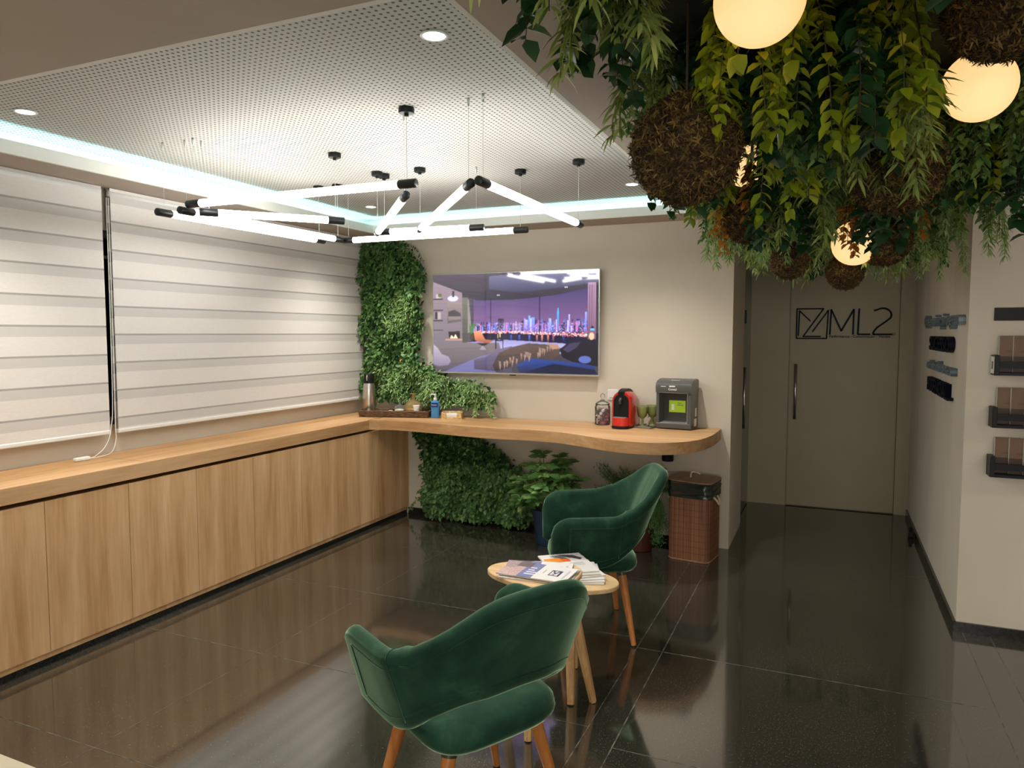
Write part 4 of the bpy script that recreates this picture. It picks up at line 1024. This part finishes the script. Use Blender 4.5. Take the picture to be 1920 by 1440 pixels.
# soap
t = thing('soap_dispenser', 'blue hand soap bottle with white pump beside the tray', 'soap dispenser', (-2.905, 5.115, ZS), R(15)); t.scale = (1.15, 1.15, 1.28)
MB().lathe([(.028, 0), (.031, .006), (.028, .04), (.031, .075), (.031, .095), (.022, .108), (.012, .113)], n=28, sy=.6).build('bottle', M['bluebottle'], t, True)
MB().box(-.024, -.0205, .070, .024, -.0195, .098).build('label_plate', plain('navy_label', (.005, .02, .16), .4), t)
text('label_text', 'Protect', .012, .0005, M['white'], t, (-.021, -.0208, .080), (R(90), 0, 0))
MB().lathe([(.012, .113), (.012, .125), (.005, .127), (.005, .142), (.009, .144), (.009, .153), (0, .154)], n=18).build('pump', M['white'], t, True, autos=45)
MB().tube([(0, 0, .149), (-.022, 0, .150), (-.032, 0, .144)], .004, 8).build('nozzle', M['white'], t, True)
# straw basket with napkins
t = thing('napkin_basket', 'square woven straw basket of white paper napkins', 'basket', (-2.775, 5.165, ZS), R(22)); t.scale = (1.2, 1.05, 1.05)
MB().box(-.07, -.075, 0, .07, .075, .006).build('base', M['straw'], t)
b_ = MB()
for (x0, y0, x1, y1) in ((-.07, -.075, -.035, -.067), (.035, -.075, .07, -.067), (-.07, .067, .07, .075), (-.07, -.075, -.062, .075), (.062, -.075, .07, .075)): b_.box(x0, y0, .006, x1, y1, .048, bev=.002)
b_.box(-.035, -.075, .006, .035, -.067, .014).build('woven_side', M['straw'], t)
MB().box(-.058, -.064, .007, .058, .062, .034, bev=.002).build('paper_stack', M['paper'], t)
# outlet with card
t = thing('power_outlet', 'white wall outlet plate above the candy jar', 'outlet', (-1.50, 5.359, 1.087))
MB().box(-.042, -.008, -.04, .042, 0, .04, bev=.003).build('plate', M['white'], t)
text('plate_text', 'LIMITE', .016, .0005, M['kraftd'], t, (-.028, -.0084, -.03), (R(90), 0, 0))
# candy jar
t = thing('candy_jar', 'glass jar with pointed lid full of wrapped sweets', 'jar', (-1.545, 5.235, ZS))
MB().lathe([(.0, .0), (.054, 0), (.057, .004), (.057, .135), (.050, .150)], n=40).build('glass_body', M['glass'], t, True, autos=50)
MB().lathe([(.053, .150), (.054, .156), (.038, .172), (.016, .184), (.010, .190), (.010, .197), (.019, .210), (.016, .225), (.006, .234), (0, .236)], n=36).build('lid', M['glass'], t, True)
cm = [plain('candy_purple', (.16, .07, .20), .3), plain('candy_pink', (.62, .20, .28), .25), plain('candy_maroon', (.12, .02, .03), .3), plain('candy_white', (.75, .68, .66), .35), plain('candy_brown', (.06, .03, .015), .3), plain('candy_gold', (.45, .28, .09), .3)]
cmesh = []
for m_ in cm:
    q = MB(); q.lathe([(0, -.014), (.009, -.011), (.0125, 0), (.009, .011), (0, .014)], n=8)
    q.lathe([(.009, .024), (.002, .013)], n=6); q.lathe([(.002, -.013), (.009, -.024)], n=6)
    o_ = q.build('candy', m_, None); cmesh.append(o_.data); bpy.data.objects.remove(o_)
cl = ['purple', 'pink', 'maroon', 'white', 'brown', 'gold']
for k in range(34):
    lv = k//7; a = (k % 7)*2*math.pi/6+lv*.5; rr = .033 if k % 7 else 0
    o = addobj('candy', cmesh[(k*5+lv) % 6]); o.location = (-1.545+rr*math.cos(a), 5.235+rr*math.sin(a), ZS+.018+lv*.023); o.rotation_euler = (rng.random()*3, rng.random()*3, rng.random()*3)
    tag(o, f'{cl[(k*5+lv) % 6]} wrapped sweet inside the glass jar', 'sweet', 'wrapped sweets in the glass jar')
# coffee machine
cf = thing('coffee_machine', 'glossy red capsule coffee machine with black front', 'coffee machine', (-1.36, 5.085, ZS), R(-4)); cf.scale = (1.07,)*3
def arch(w_, h_, r_, n=14):
    o = [(-w_/2, 0), (w_/2, 0)]
    for k in range(n+1):
        a = math.pi*k/n; o.append((w_/2*math.cos(a), h_-r_+r_*math.sin(a)))
    return o
def loft_y(profs, ys_):
    mb = MB(); n = len(profs[0]); vs = [(a, y, b) for p_, y in zip(profs, ys_) for a, b in p_]; fs = []
    for k in range(len(profs)-1):
        for j in range(n): a = k*n+j; b = k*n+(j+1) % n; fs.append((b, a, a+n, b+n))
    fs.append(tuple(range(n))); fs.append(tuple(range((len(profs)-1)*n, len(profs)*n))[::-1]); mb.add(vs, fs); return mb
def sc_prof(p_, s_, dz=0): return [(a*s_, b*(s_ if b > .05 else 1)+dz) for a, b in p_]
A0 = arch(.132, .236, .066)
up_ = lambda p_, z: [(a, b+z) for a, b in p_]
loft_y([up_(sc_prof(A0, .97), .016), up_(A0, .014), up_(A0, .014), up_(sc_prof(A0, .97), .014), up_(sc_prof(A0, .88), .012), up_(sc_prof(A0, .66), .012)], [-.004, .006, .09, .15, .20, .235]).build('red_shell', M['red'], cf, True, autos=50)
F0 = arch(.102, .200, .051); loft_y([up_(F0, .03), up_(F0, .03)], [-.016, -.003]).build('front_panel', M['black'], cf, True, autos=50)
MB().box(-.045, -.050, .075, .045, -.016, .078).build('drip_grid', M['silver'], cf)
dt = MB(); o_ = [(-.055, -.010)]+[(.055*math.cos(a), -.012-.045*math.sin(a)) for a in np.linspace(math.pi, 0, 14)]+[(.055, -.010)]
dt.prism(o_, .020, .075).build('drip_tray', M['redmatte'], cf, True, autos=40)
MB().prism([(a*1.12, b*1.1+.003) for a, b in o_], .0, .018, bev=.003).build('foot', M['black'], cf)
MB().box(-.075+.02, 0, 0, .055, .22, .014).build('base', M['black'], cf)
MB().tube([(0, -.018, .205), (0, -.030, .19), (0, -.030, .165)], .011, 12).build('nozzle', M['greyd'], cf, True)
tp = [(0, -.012, .246), (0, .03, .261), (0, .09, .263), (0, .15, .250), (0, .20, .222), (0, .228, .19)]
mb = MB(); hw = .021; vs = []
for x_, y_, z_ in smooth_path(tp, 4): vs += [(-hw, y_, z_), (hw, y_, z_), (hw, y_, z_-.02), (-hw, y_, z_-.02)]
q = len(vs)//4; mb.add(vs, [(4*i+j, 4*i+(j+1) % 4, 4*i+4+(j+1) % 4, 4*i+4+j) for i in range(q-1) for j in range(4)]+[(3, 2, 1, 0), (4*q-4, 4*q-3, 4*q-2, 4*q-1)])
mb.build('top_lever', M['black'], cf, True, autos=40)
# glass plate and goblets
t = thing('glass_plate', 'rectangular clear glass plate under the green goblets', 'plate', (-1.195, 5.235, ZS), R(-14))
o_ = MB().box(-.065, -.10, 0, .065, .10, .006, bev=.002)
for (x0, y0, x1, y1) in ((-.07, -.105, .07, -.098), (-.07, .098, .07, .105), (-.07, -.105, -.063, .105), (.063, -.105, .07, .105)): o_.box(x0, y0, .004, x1, y1, .013, bev=.002)
o_.build('plate', M['glass'], t)
def goblet(x, y, label):
    t = thing('goblet', label, 'goblet', (x, y, ZS+.0065), group='olive glass goblets')
    mb = MB(); prof = [(.034, 0), (.034, .003), (.012, .010), (.007, .018), (.010, .034), (.007, .052), (.013, .060), (.030, .075), (.038, .10), (.041, .135), (.042, .150), (.0395, .150), (.037, .12), (.031, .085), (.012, .064), (0, .063)]
    mb.lathe(prof, n=36)
    v = []
    for a, b, c_ in mb.v:
        th = math.atan2(b, a); rr = math.hypot(a, b)
        if .068 < c_ < .140 and rr > .02: k_ = 1+.03*math.cos(9*th+c_*110)*math.cos(9*th-c_*110)
        else: k_ = 1
        v.append((a*k_, b*k_, c_))
    mb.v = v; mb.build('glass', M['green_glass'], t, True)
goblet(-1.235, 5.20, 'front olive-green pressed glass goblet next to the coffee machine')
goblet(-1.180, 5.275, 'rear olive-green pressed glass goblet beside the water purifier')
# water purifier
wp = thing('water_purifier', 'graphite grey countertop water purifier with lime sticker', 'water purifier', (-1.005, 5.165, ZS), R(-6))
w2, dd_ = .128, .17
bd = MB()
bd.box(-w2, 0, .015, -w2+.022, dd_, .325, bev=.004).box(w2-.030, 0, .015, w2, dd_, .325, bev=.004).box(-w2+.01, .10, .015, w2-.01, dd_, .325).box(-w2, -.004, .006, w2, dd_, .045, bev=.006)
bd.build('body', M['grey'], wp)
MB().add(*(lambda pr: ([(x_, a, b) for x_ in (-w2-.001, w2+.001) for a, b in pr], [tuple(range(len(pr)))[::-1], tuple(range(len(pr), 2*len(pr)))]+[(i, (i+1) % len(pr), (i+1) % len(pr)+len(pr), i+len(pr)) for i in range(len(pr))]))(
    [(-.008, .262), (-.012, .30), (-.006, .325), (.02, .342), (.08, .355), (.14, .356), (dd_+.005, .345), (dd_+.005, .262)])).build('top_hood', M['grey'], wp, True, autos=30)
MB().box(-w2+.022, .085, .045, w2-.030, .10, .262).build('niche_back', M['greyd'], wp)
MB().box(-w2+.020, -.006, .259, w2-.028, .0, .265).box(w2-.031, -.004, .045, w2-.0285, .0, .262).box(-w2+.03, -.002, .045, w2-.03, .09, .048).build('trim_strip', M['silver'], wp)
MB().box(-.058, .083, .115, .062, .0845, .200).build('lime_sticker', M['lime'], wp)
MB().prism([(-.040, .0825), (-.020, .0825), (-.020, .083), (-.040, .083)], .132, .172).build('sticker_cup', M['white'], wp)
text('sticker_text', 'Água\nfiltrada', .015, .0004, M['greyd'], wp, (.004, .0828, .178), (R(90), 0, 0))
text('brand_text', 'Consul', .021, .0008, M['white'], wp, (-.036, -.0125, .279), (R(90), 0, 0), bold=.0006)
MB().box(-.030, -.0135, .302, .012, -.0105, .312).box(-.09, -.0135, .303, -.055, -.0105, .307).build('control_print', M['white'], wp)
text('top_text', 'Consul', .022, .0006, M['white'], wp, (-.03, .03, .3465), (R(14), 0, 0))
MB().box(w2+.0005, .07, .02, w2+.0015, .13, .075).box(w2+.0005, .09, .09, w2+.0015, .13, .15).build('side_label', M['paper'], wp)
MB().tube(smooth_path([(-w2+.0, .14, .09), (-.16, .14, .09), (-.20, .15, .088), (-.24, .15, .06)]), .003, 6).build('power_cable', M['black'], wp, True)

# ------------------------------------------------------------------ armchairs
def chair(label, loc, rotz):
    t = thing('armchair', label, 'chair', loc, rotz, group='green velvet armchairs')
    key = [(.236, .235), (.244, .10), (.247, -.02), (.242, -.11), (.207, -.180), (.122, -.228), (0, -.238)]
    half = smooth_path([(a, b, 0) for a, b in key], 9)
    n = len(half); full = half+[Vector((-p.x, p.y, 0)) for p in half[-2::-1]]
    # arc length from tip
    sl = [0]
    for i in range(1, len(full)): sl.append(sl[-1]+(full[i]-full[i-1]).length)
    T = sl[-1]
    zt_k = [(-.1, .665), (.12, .668), (.25, .672), (.335, .675), (.395, .735), (.45, .805), (.50, .848), (.55, .862), (.8, .866)]
    zb_k = [(-.1, .405), (.1, .395), (.25, .395), (.335, .43), (.40, .49), (.48, .53), (.8, .545)]
    ln_k = [(-.1, .125), (.2, .135), (.335, .15), (.45, .13), (.55, .115), (.8, .11)]
    def itp(k_, s_, w_=.035):
        xs_ = [q[0] for q in k_]; ys_ = [q[1] for q in k_]
        return float(np.mean(np.interp(np.linspace(s_-w_, s_+w_, 9), xs_, ys_)))
    K = 9; ring = []; th0 = .052; rim = []; low = []
    for i, p in enumerate(full):
        s_ = min(sl[i], T-sl[i])
        a = full[max(i-1, 0)]; b = full[min(i+1, len(full)-1)]; d = (b-a).normalized(); nn = Vector((d.y, -d.x, 0))
        if nn.dot(Vector((p.x, p.y-.1, 0))) < 0: nn = -nn
        zt = itp(zt_k, s_); zb = itp(zb_k, s_); ln = itp(ln_k, s_)
        r_ = .10; kx = float(np.interp(s_, [.32, .46], [1, .22])); lv = Vector((nn.x*kx, min(nn.y, 0)*.6-(.45 if s_ > .36 else 0)*min(1, (s_-.30)/.1 if s_ > .3 else 0), 0))
        th = th0
        if s_ < r_: zt -= r_*(1-math.sqrt(max(0, 1-(1-s_/r_)**2)))*.95
        if s_ < .03: th = th0*math.sqrt(max(.02, 1-(1-s_/.03)**2)); zb += .02*(1-s_/.03)
        loop = []
        def at(h_, off): z_ = zb+(zt-zb)*h_; hh = max(0, (z_-zb)/(.84-zb)); return p+lv*(ln*hh**1.15)+nn*off+Vector((0, 0, z_))
        q0 = th/2/(zt-zb)
        for k in range(K): h_ = q0+(1-2*q0)*k/(K-1); loop.append(at(h_, th/2*(1+.06*math.sin(math.pi*h_))))
        for k in range(1, 6):
            a_ = math.pi*k/6; c0 = at(1-q0, 0); loop.append(c0+nn*(th/2*math.cos(a_))+Vector((0, 0, th/2*math.sin(a_))))
        for k in range(K): h_ = 1-q0-(1-2*q0)*k/(K-1); loop.append(at(h_, -th/2*(1+.25*math.sin(math.pi*h_))))
        for k in range(1, 6):
            a_ = math.pi+math.pi*k/6; c0 = at(q0, 0); loop.append(c0+nn*(th/2*math.cos(a_))+Vector((0, 0, th/2*math.sin(a_))))
        ring.append(loop)
        hr = 1-.052/(zt-zb); rim.append(at(hr, th/2*(1+.06*math.sin(math.pi*hr))+.0012)); hl = .045/(zt-zb); low.append(at(hl, th/2+.0012))
    mb = MB(); m = len(ring[0]); vs = sum(ring, []); fs = []
    for i in range(len(ring)-1):
        for j in range(m): a = i*m+j; b = i*m+(j+1) % m; fs.append((a, b, b+m, a+m))
    fs.append(tuple(range(m))[::-1]); fs.append(tuple(range((len(ring)-1)*m, len(ring)*m))); mb.add(vs, fs)
    sh_ = mb.build('upholstered_shell', M['velvet'], t, True, autos=70)
    MB().tube(rim[6:-6], .0022, 6).tube(low[6:-6], .0022, 6).tube([rim[6]]+[r_ for r_ in [rim[6].lerp(low[6], k/6) for k in range(1, 6)]]+[low[6]], .0022, 6).tube([rim[-7].lerp(low[-7], k/6) for k in range(7)], .0022, 6).build('piping', M['velvet'], sh_, True)
    js = [i for i in range(len(full)) if abs(min(sl[i], T-sl[i])-.335) < .012]
    for i in (js[0], js[-1]):
        MB().tube([ring[i][k]+(ring[i][k]-full[i]).normalized()*.0008 for k in range(0, K+5)], .0016, 6).build('seam', M['velvet'], sh_, True)
    # seat cushion
    se = MB(); n_ = 44; vs = []; fs = []
    lay = [(.0, .368), (.80, .368), (.94, .374), (1.0, .390), (1.02, .405), (1.0, .432), (.93, .450), (.75, .462), (.45, .468), (.0, .470)]
    for f_, z in lay:
        for k in range(n_):
            a = 2*math.pi*k/n_; ex = .5; cx = math.copysign(abs(math.cos(a))**ex, math.cos(a)); cy = math.copysign(abs(math.sin(a))**ex, math.sin(a))
            wx = .226-.008*cy; vs.append((wx*cx*f_, .0+.218*cy*f_, z-.006+(.006*cy)))
    for i in range(len(lay)-1):
        for k in range(n_): a = i*n_+k; b = i*n_+(k+1) % n_; fs.append((a, b, b+n_, a+n_))
    se.add(vs, fs).build('seat_cushion', M['velvet'], t, True)
    for sx in (-1, 1):
        for sy in (-1, 1):
            top = Vector((sx*.150, sy*.13, .375)); ft = Vector((sx*.244, sy*.182, .006)); d = (ft-top)
            lg_ = MB().tube([top+d*.10, top+d*.2, ft], [.0215, .0215, .0125], 16).build('leg', M['legwood'], t, True, autos=50)
            MB().tube([top, top+d*.11], [.024, .0235], 16).build('ferrule', M['greyd'], lg_, True, autos=50)
            MB().tube([ft, Vector((ft.x, ft.y, 0))], [.012, .012], 12).build('rubber_foot', M['rubber'], lg_)
    return t
# local +Y faces forward
chair('near green velvet armchair seen from behind at the bottom of the photo', (-1.016, 1.987, 0), 2.638-math.pi/2)
chair('far green velvet armchair facing left in front of the potted plants', (-1.123, 3.613, 0), -2.697-math.pi/2)

# ------------------------------------------------------------------ nest of tables and magazines
def rtri(R_, sx=1, sy=1, rot=0, n=60):
    o = []
    for k in range(n):
        a = 2*math.pi*k/n; r_ = R_*(1+.10*math.cos(3*a)); x_, y_ = r_*math.cos(a)*sx, r_*math.sin(a)*sy
        o.append((x_*math.cos(rot)-y_*math.sin(rot), x_*math.sin(rot)+y_*math.cos(rot)))
    return o
def table(label, c_, z, outl, legs):
    t = thing('side_table', label, 'table', (c_[0], c_[1], 0), group='pair of pine side tables')
    MB().prism(outl, z-.020, z, bev=.003).build('table_top', M['pinetop'], t)
    for (tx, ty), (fx, fy) in legs:
        a = Vector((tx-c_[0], ty-c_[1], z-.02)); b = Vector((fx-c_[0], fy-c_[1], .003))
        lg_ = MB().tube([a, a.lerp(b, .7), b], [.024, .020, .015], 6).build('leg', M['pine'], t)
        MB().tube([b, b-Vector((0, 0, .003))], .0145, 8).build('rubber_foot', M['rubber'], lg_)
    return t
UC, LC = (-1.075, 2.72), (-1.03, 3.03)
table('taller pine side table with rounded triangular top behind the near chair', UC, .575, rtri(.185, 1.05, .88, R(180)), [((-.965, 2.775), (-.875, 2.861)), ((-1.055, 2.60), (-1.014, 2.479)), ((-1.17, 2.75), (-1.27, 2.80))])
table('lower pine side table holding the fanned stack of magazines', LC, .46, rtri(.185, 1.05, .95, R(0)), [((-1.0, 2.93), (-.954, 2.802)), ((-1.055, 3.08), (-1.047, 3.134)), ((-1.12, 2.99), (-1.23, 2.96))])
mag_mat = picmat('magazine_cover', 0, .35)
def cover_a():   # white cover with grey machine photo and orange block
    p = Pic(42, 56, (232, 230, 226))
    p.rect(.30, .0, 1, .40, (196, 186, 190), (214, 208, 210)); p.poly([(.45, .02), (.8, .1), (.95, .3), (.85, .36), (.5, .12)], (70, 64, 66), nz=.8)
    p.poly([(.25, .1), (.5, .06), (.62, .3), (.55, .34)], (110, 102, 104)); p.rect(.05, .22, .42, .42, (250, 150, 40)); p.rect(.42, .26, .62, .42, (236, 110, 50))
    for y in (.5, .54, .58, .62): p.rect(.55, y, .85, y+.015, (170, 166, 166))
    p.rect(.1, .7, .4, .72, (150, 150, 150)); return p.a
def cover_b():   # photo, blue block, white block with the square monogram
    p = Pic(64, 44, (236, 232, 228))
    p.rect(0, 0, .30, 1, (190, 160, 156), (206, 176, 168), nz=.5); p.rect(0, .0, .14, .5, (170, 150, 150), nz=.4); p.rect(.30, 0, .52, 1, (122, 130, 172)); p.rect(.14, 0, .36, .35, (110, 100, 98), nz=.4)
    for y in (.3, .45, .6, .72): p.rect(.36, y, .36+.10+.05*(y > .5), y+.07, (225, 225, 235))
    x0, y0, x1, y1 = .68, .30, .84, .68; c_ = (40, 44, 84)
    for q in ((x0, y0, x1, y0+.035), (x0, y1-.035, x1, y1), (x0, y0, x0+.02, y1), (x1-.02, y0, x1, y1)): p.rect(*q, c_)
    p.poly([(x0+.02, y0+.03), (x0+.045, y0+.03), (x0+.09, y0+.2), (x0+.07, y0+.22)], c_); p.poly([(x1-.02, y0+.03), (x1-.045, y0+.03), (x0+.05, y1-.06), (x0+.075, y1-.06)], c_)
    p.rect(.60, .35, .612, .6, (170, 170, 176)); p.rect(.9, .2, .94, .8, (200, 200, 200)); return p.a
def cover_c():
    p = Pic(42, 56, (222, 220, 216)); p.rect(.0, 0, 1, .55, (160, 150, 150), (120, 116, 120), nz=.5); p.rect(.1, .62, .7, .66, (90, 90, 110)); p.rect(.1, .7, .5, .72, (140, 140, 140)); return p.a
def magazine(x, y, z, rot, img, label, th=.005, wdt=.205, hgt=.275, grp=None):
    t = thing('magazine', label, 'magazine', (x, y, z), rot, group=grp)
    MB().box(-wdt/2, -hgt/2, 0, wdt/2, hgt/2, th-.0006).build('pages', M['pages'], t)
    if img is None: MB().box(-wdt/2-.0005, -hgt/2, th-.0006, wdt/2, hgt/2, th).build('cover', M['paper'], t)
    else:
        c_ = picture('cover', img, wdt+.001, hgt+.001, mag_mat, t, 'XY'); c_.location = (0, 0, th)
    return t
zz = .4605; base_rot = math.atan2(.577, .817)
fan = [(.055, -.02, -12), (.05, -.02, -8), (.038, -.02, -2), (.028, -.012, 5), (.014, -.010, 0), (0, 0, 3)]
ord_ = ['bottom', 'second from the bottom', 'third from the bottom', 'third from the top', 'second from the top']
for k, (dx, dy, a) in enumerate(fan):
    last = k == len(fan)-1
    magazine(-1.075+dx, 3.105+dy, zz, base_rot+R(a), cover_a() if last else (cover_c() if k == 4 else None),
             'top magazine of the fanned stack, white cover with an orange block' if last else f'magazine {ord_[k]} of the fanned stack on the lower table', .0068, grp='magazines on the lower table'); zz += .0069
magazine(-1.055, 2.700, .5755, R(4), None, 'lowest brochure on the taller table', .006, .29, .19, 'brochures on the taller table')
magazine(-1.075, 2.735, .582, R(14), cover_b(), 'brochure tilted under the top one on the taller table', .005, .275, .185, 'brochures on the taller table')
magazine(-1.06, 2.690, .5875, R(-1), cover_b(), 'top brochure on the taller table with blue block and square monogram', .005, .29, .175, 'brochures on the taller table')

# ------------------------------------------------------------------ desk corner near the camera, outside light
dk = thing('reception_desk', 'cream desk top corner poking into the bottom left of the photo', 'desk', (-1.9, .4, 0))
MB().prism([(-2.6, .86), (-2.6, -.4), (-.98, -.4), (-1.302, .835)], .72, .75).build('desk_top', M['cream'], dk, world=True)
for x_, y_ in ((-2.5, .7), (-2.5, -.3), (-1.2, -.3), (-1.42, .68)): MB().box(x_-.025, y_-.025, 0, x_+.025, y_+.025, .72).build('leg', M['cream'], dk, world=True)
struct('ground_outside', MB().box(-30, -10, -3.1, -4.05, 30, -3.0), M['gap'])
sl_ = thing('street_lamp', 'distant blue-green light seen through the gap between the blinds', 'street lamp', (-12, 8.87, -3))
MB().tube([(0, 0, 0), (0, 0, 3.5)], .04, 8).build('pole', M['black'], sl_)
MB().lathe([(.0, -.05), (.05, 0), (0, .05)], (0, 0, 3.55), 12).build('lamp_head', M['screenlamp'], sl_)
print('bunches', cnt)
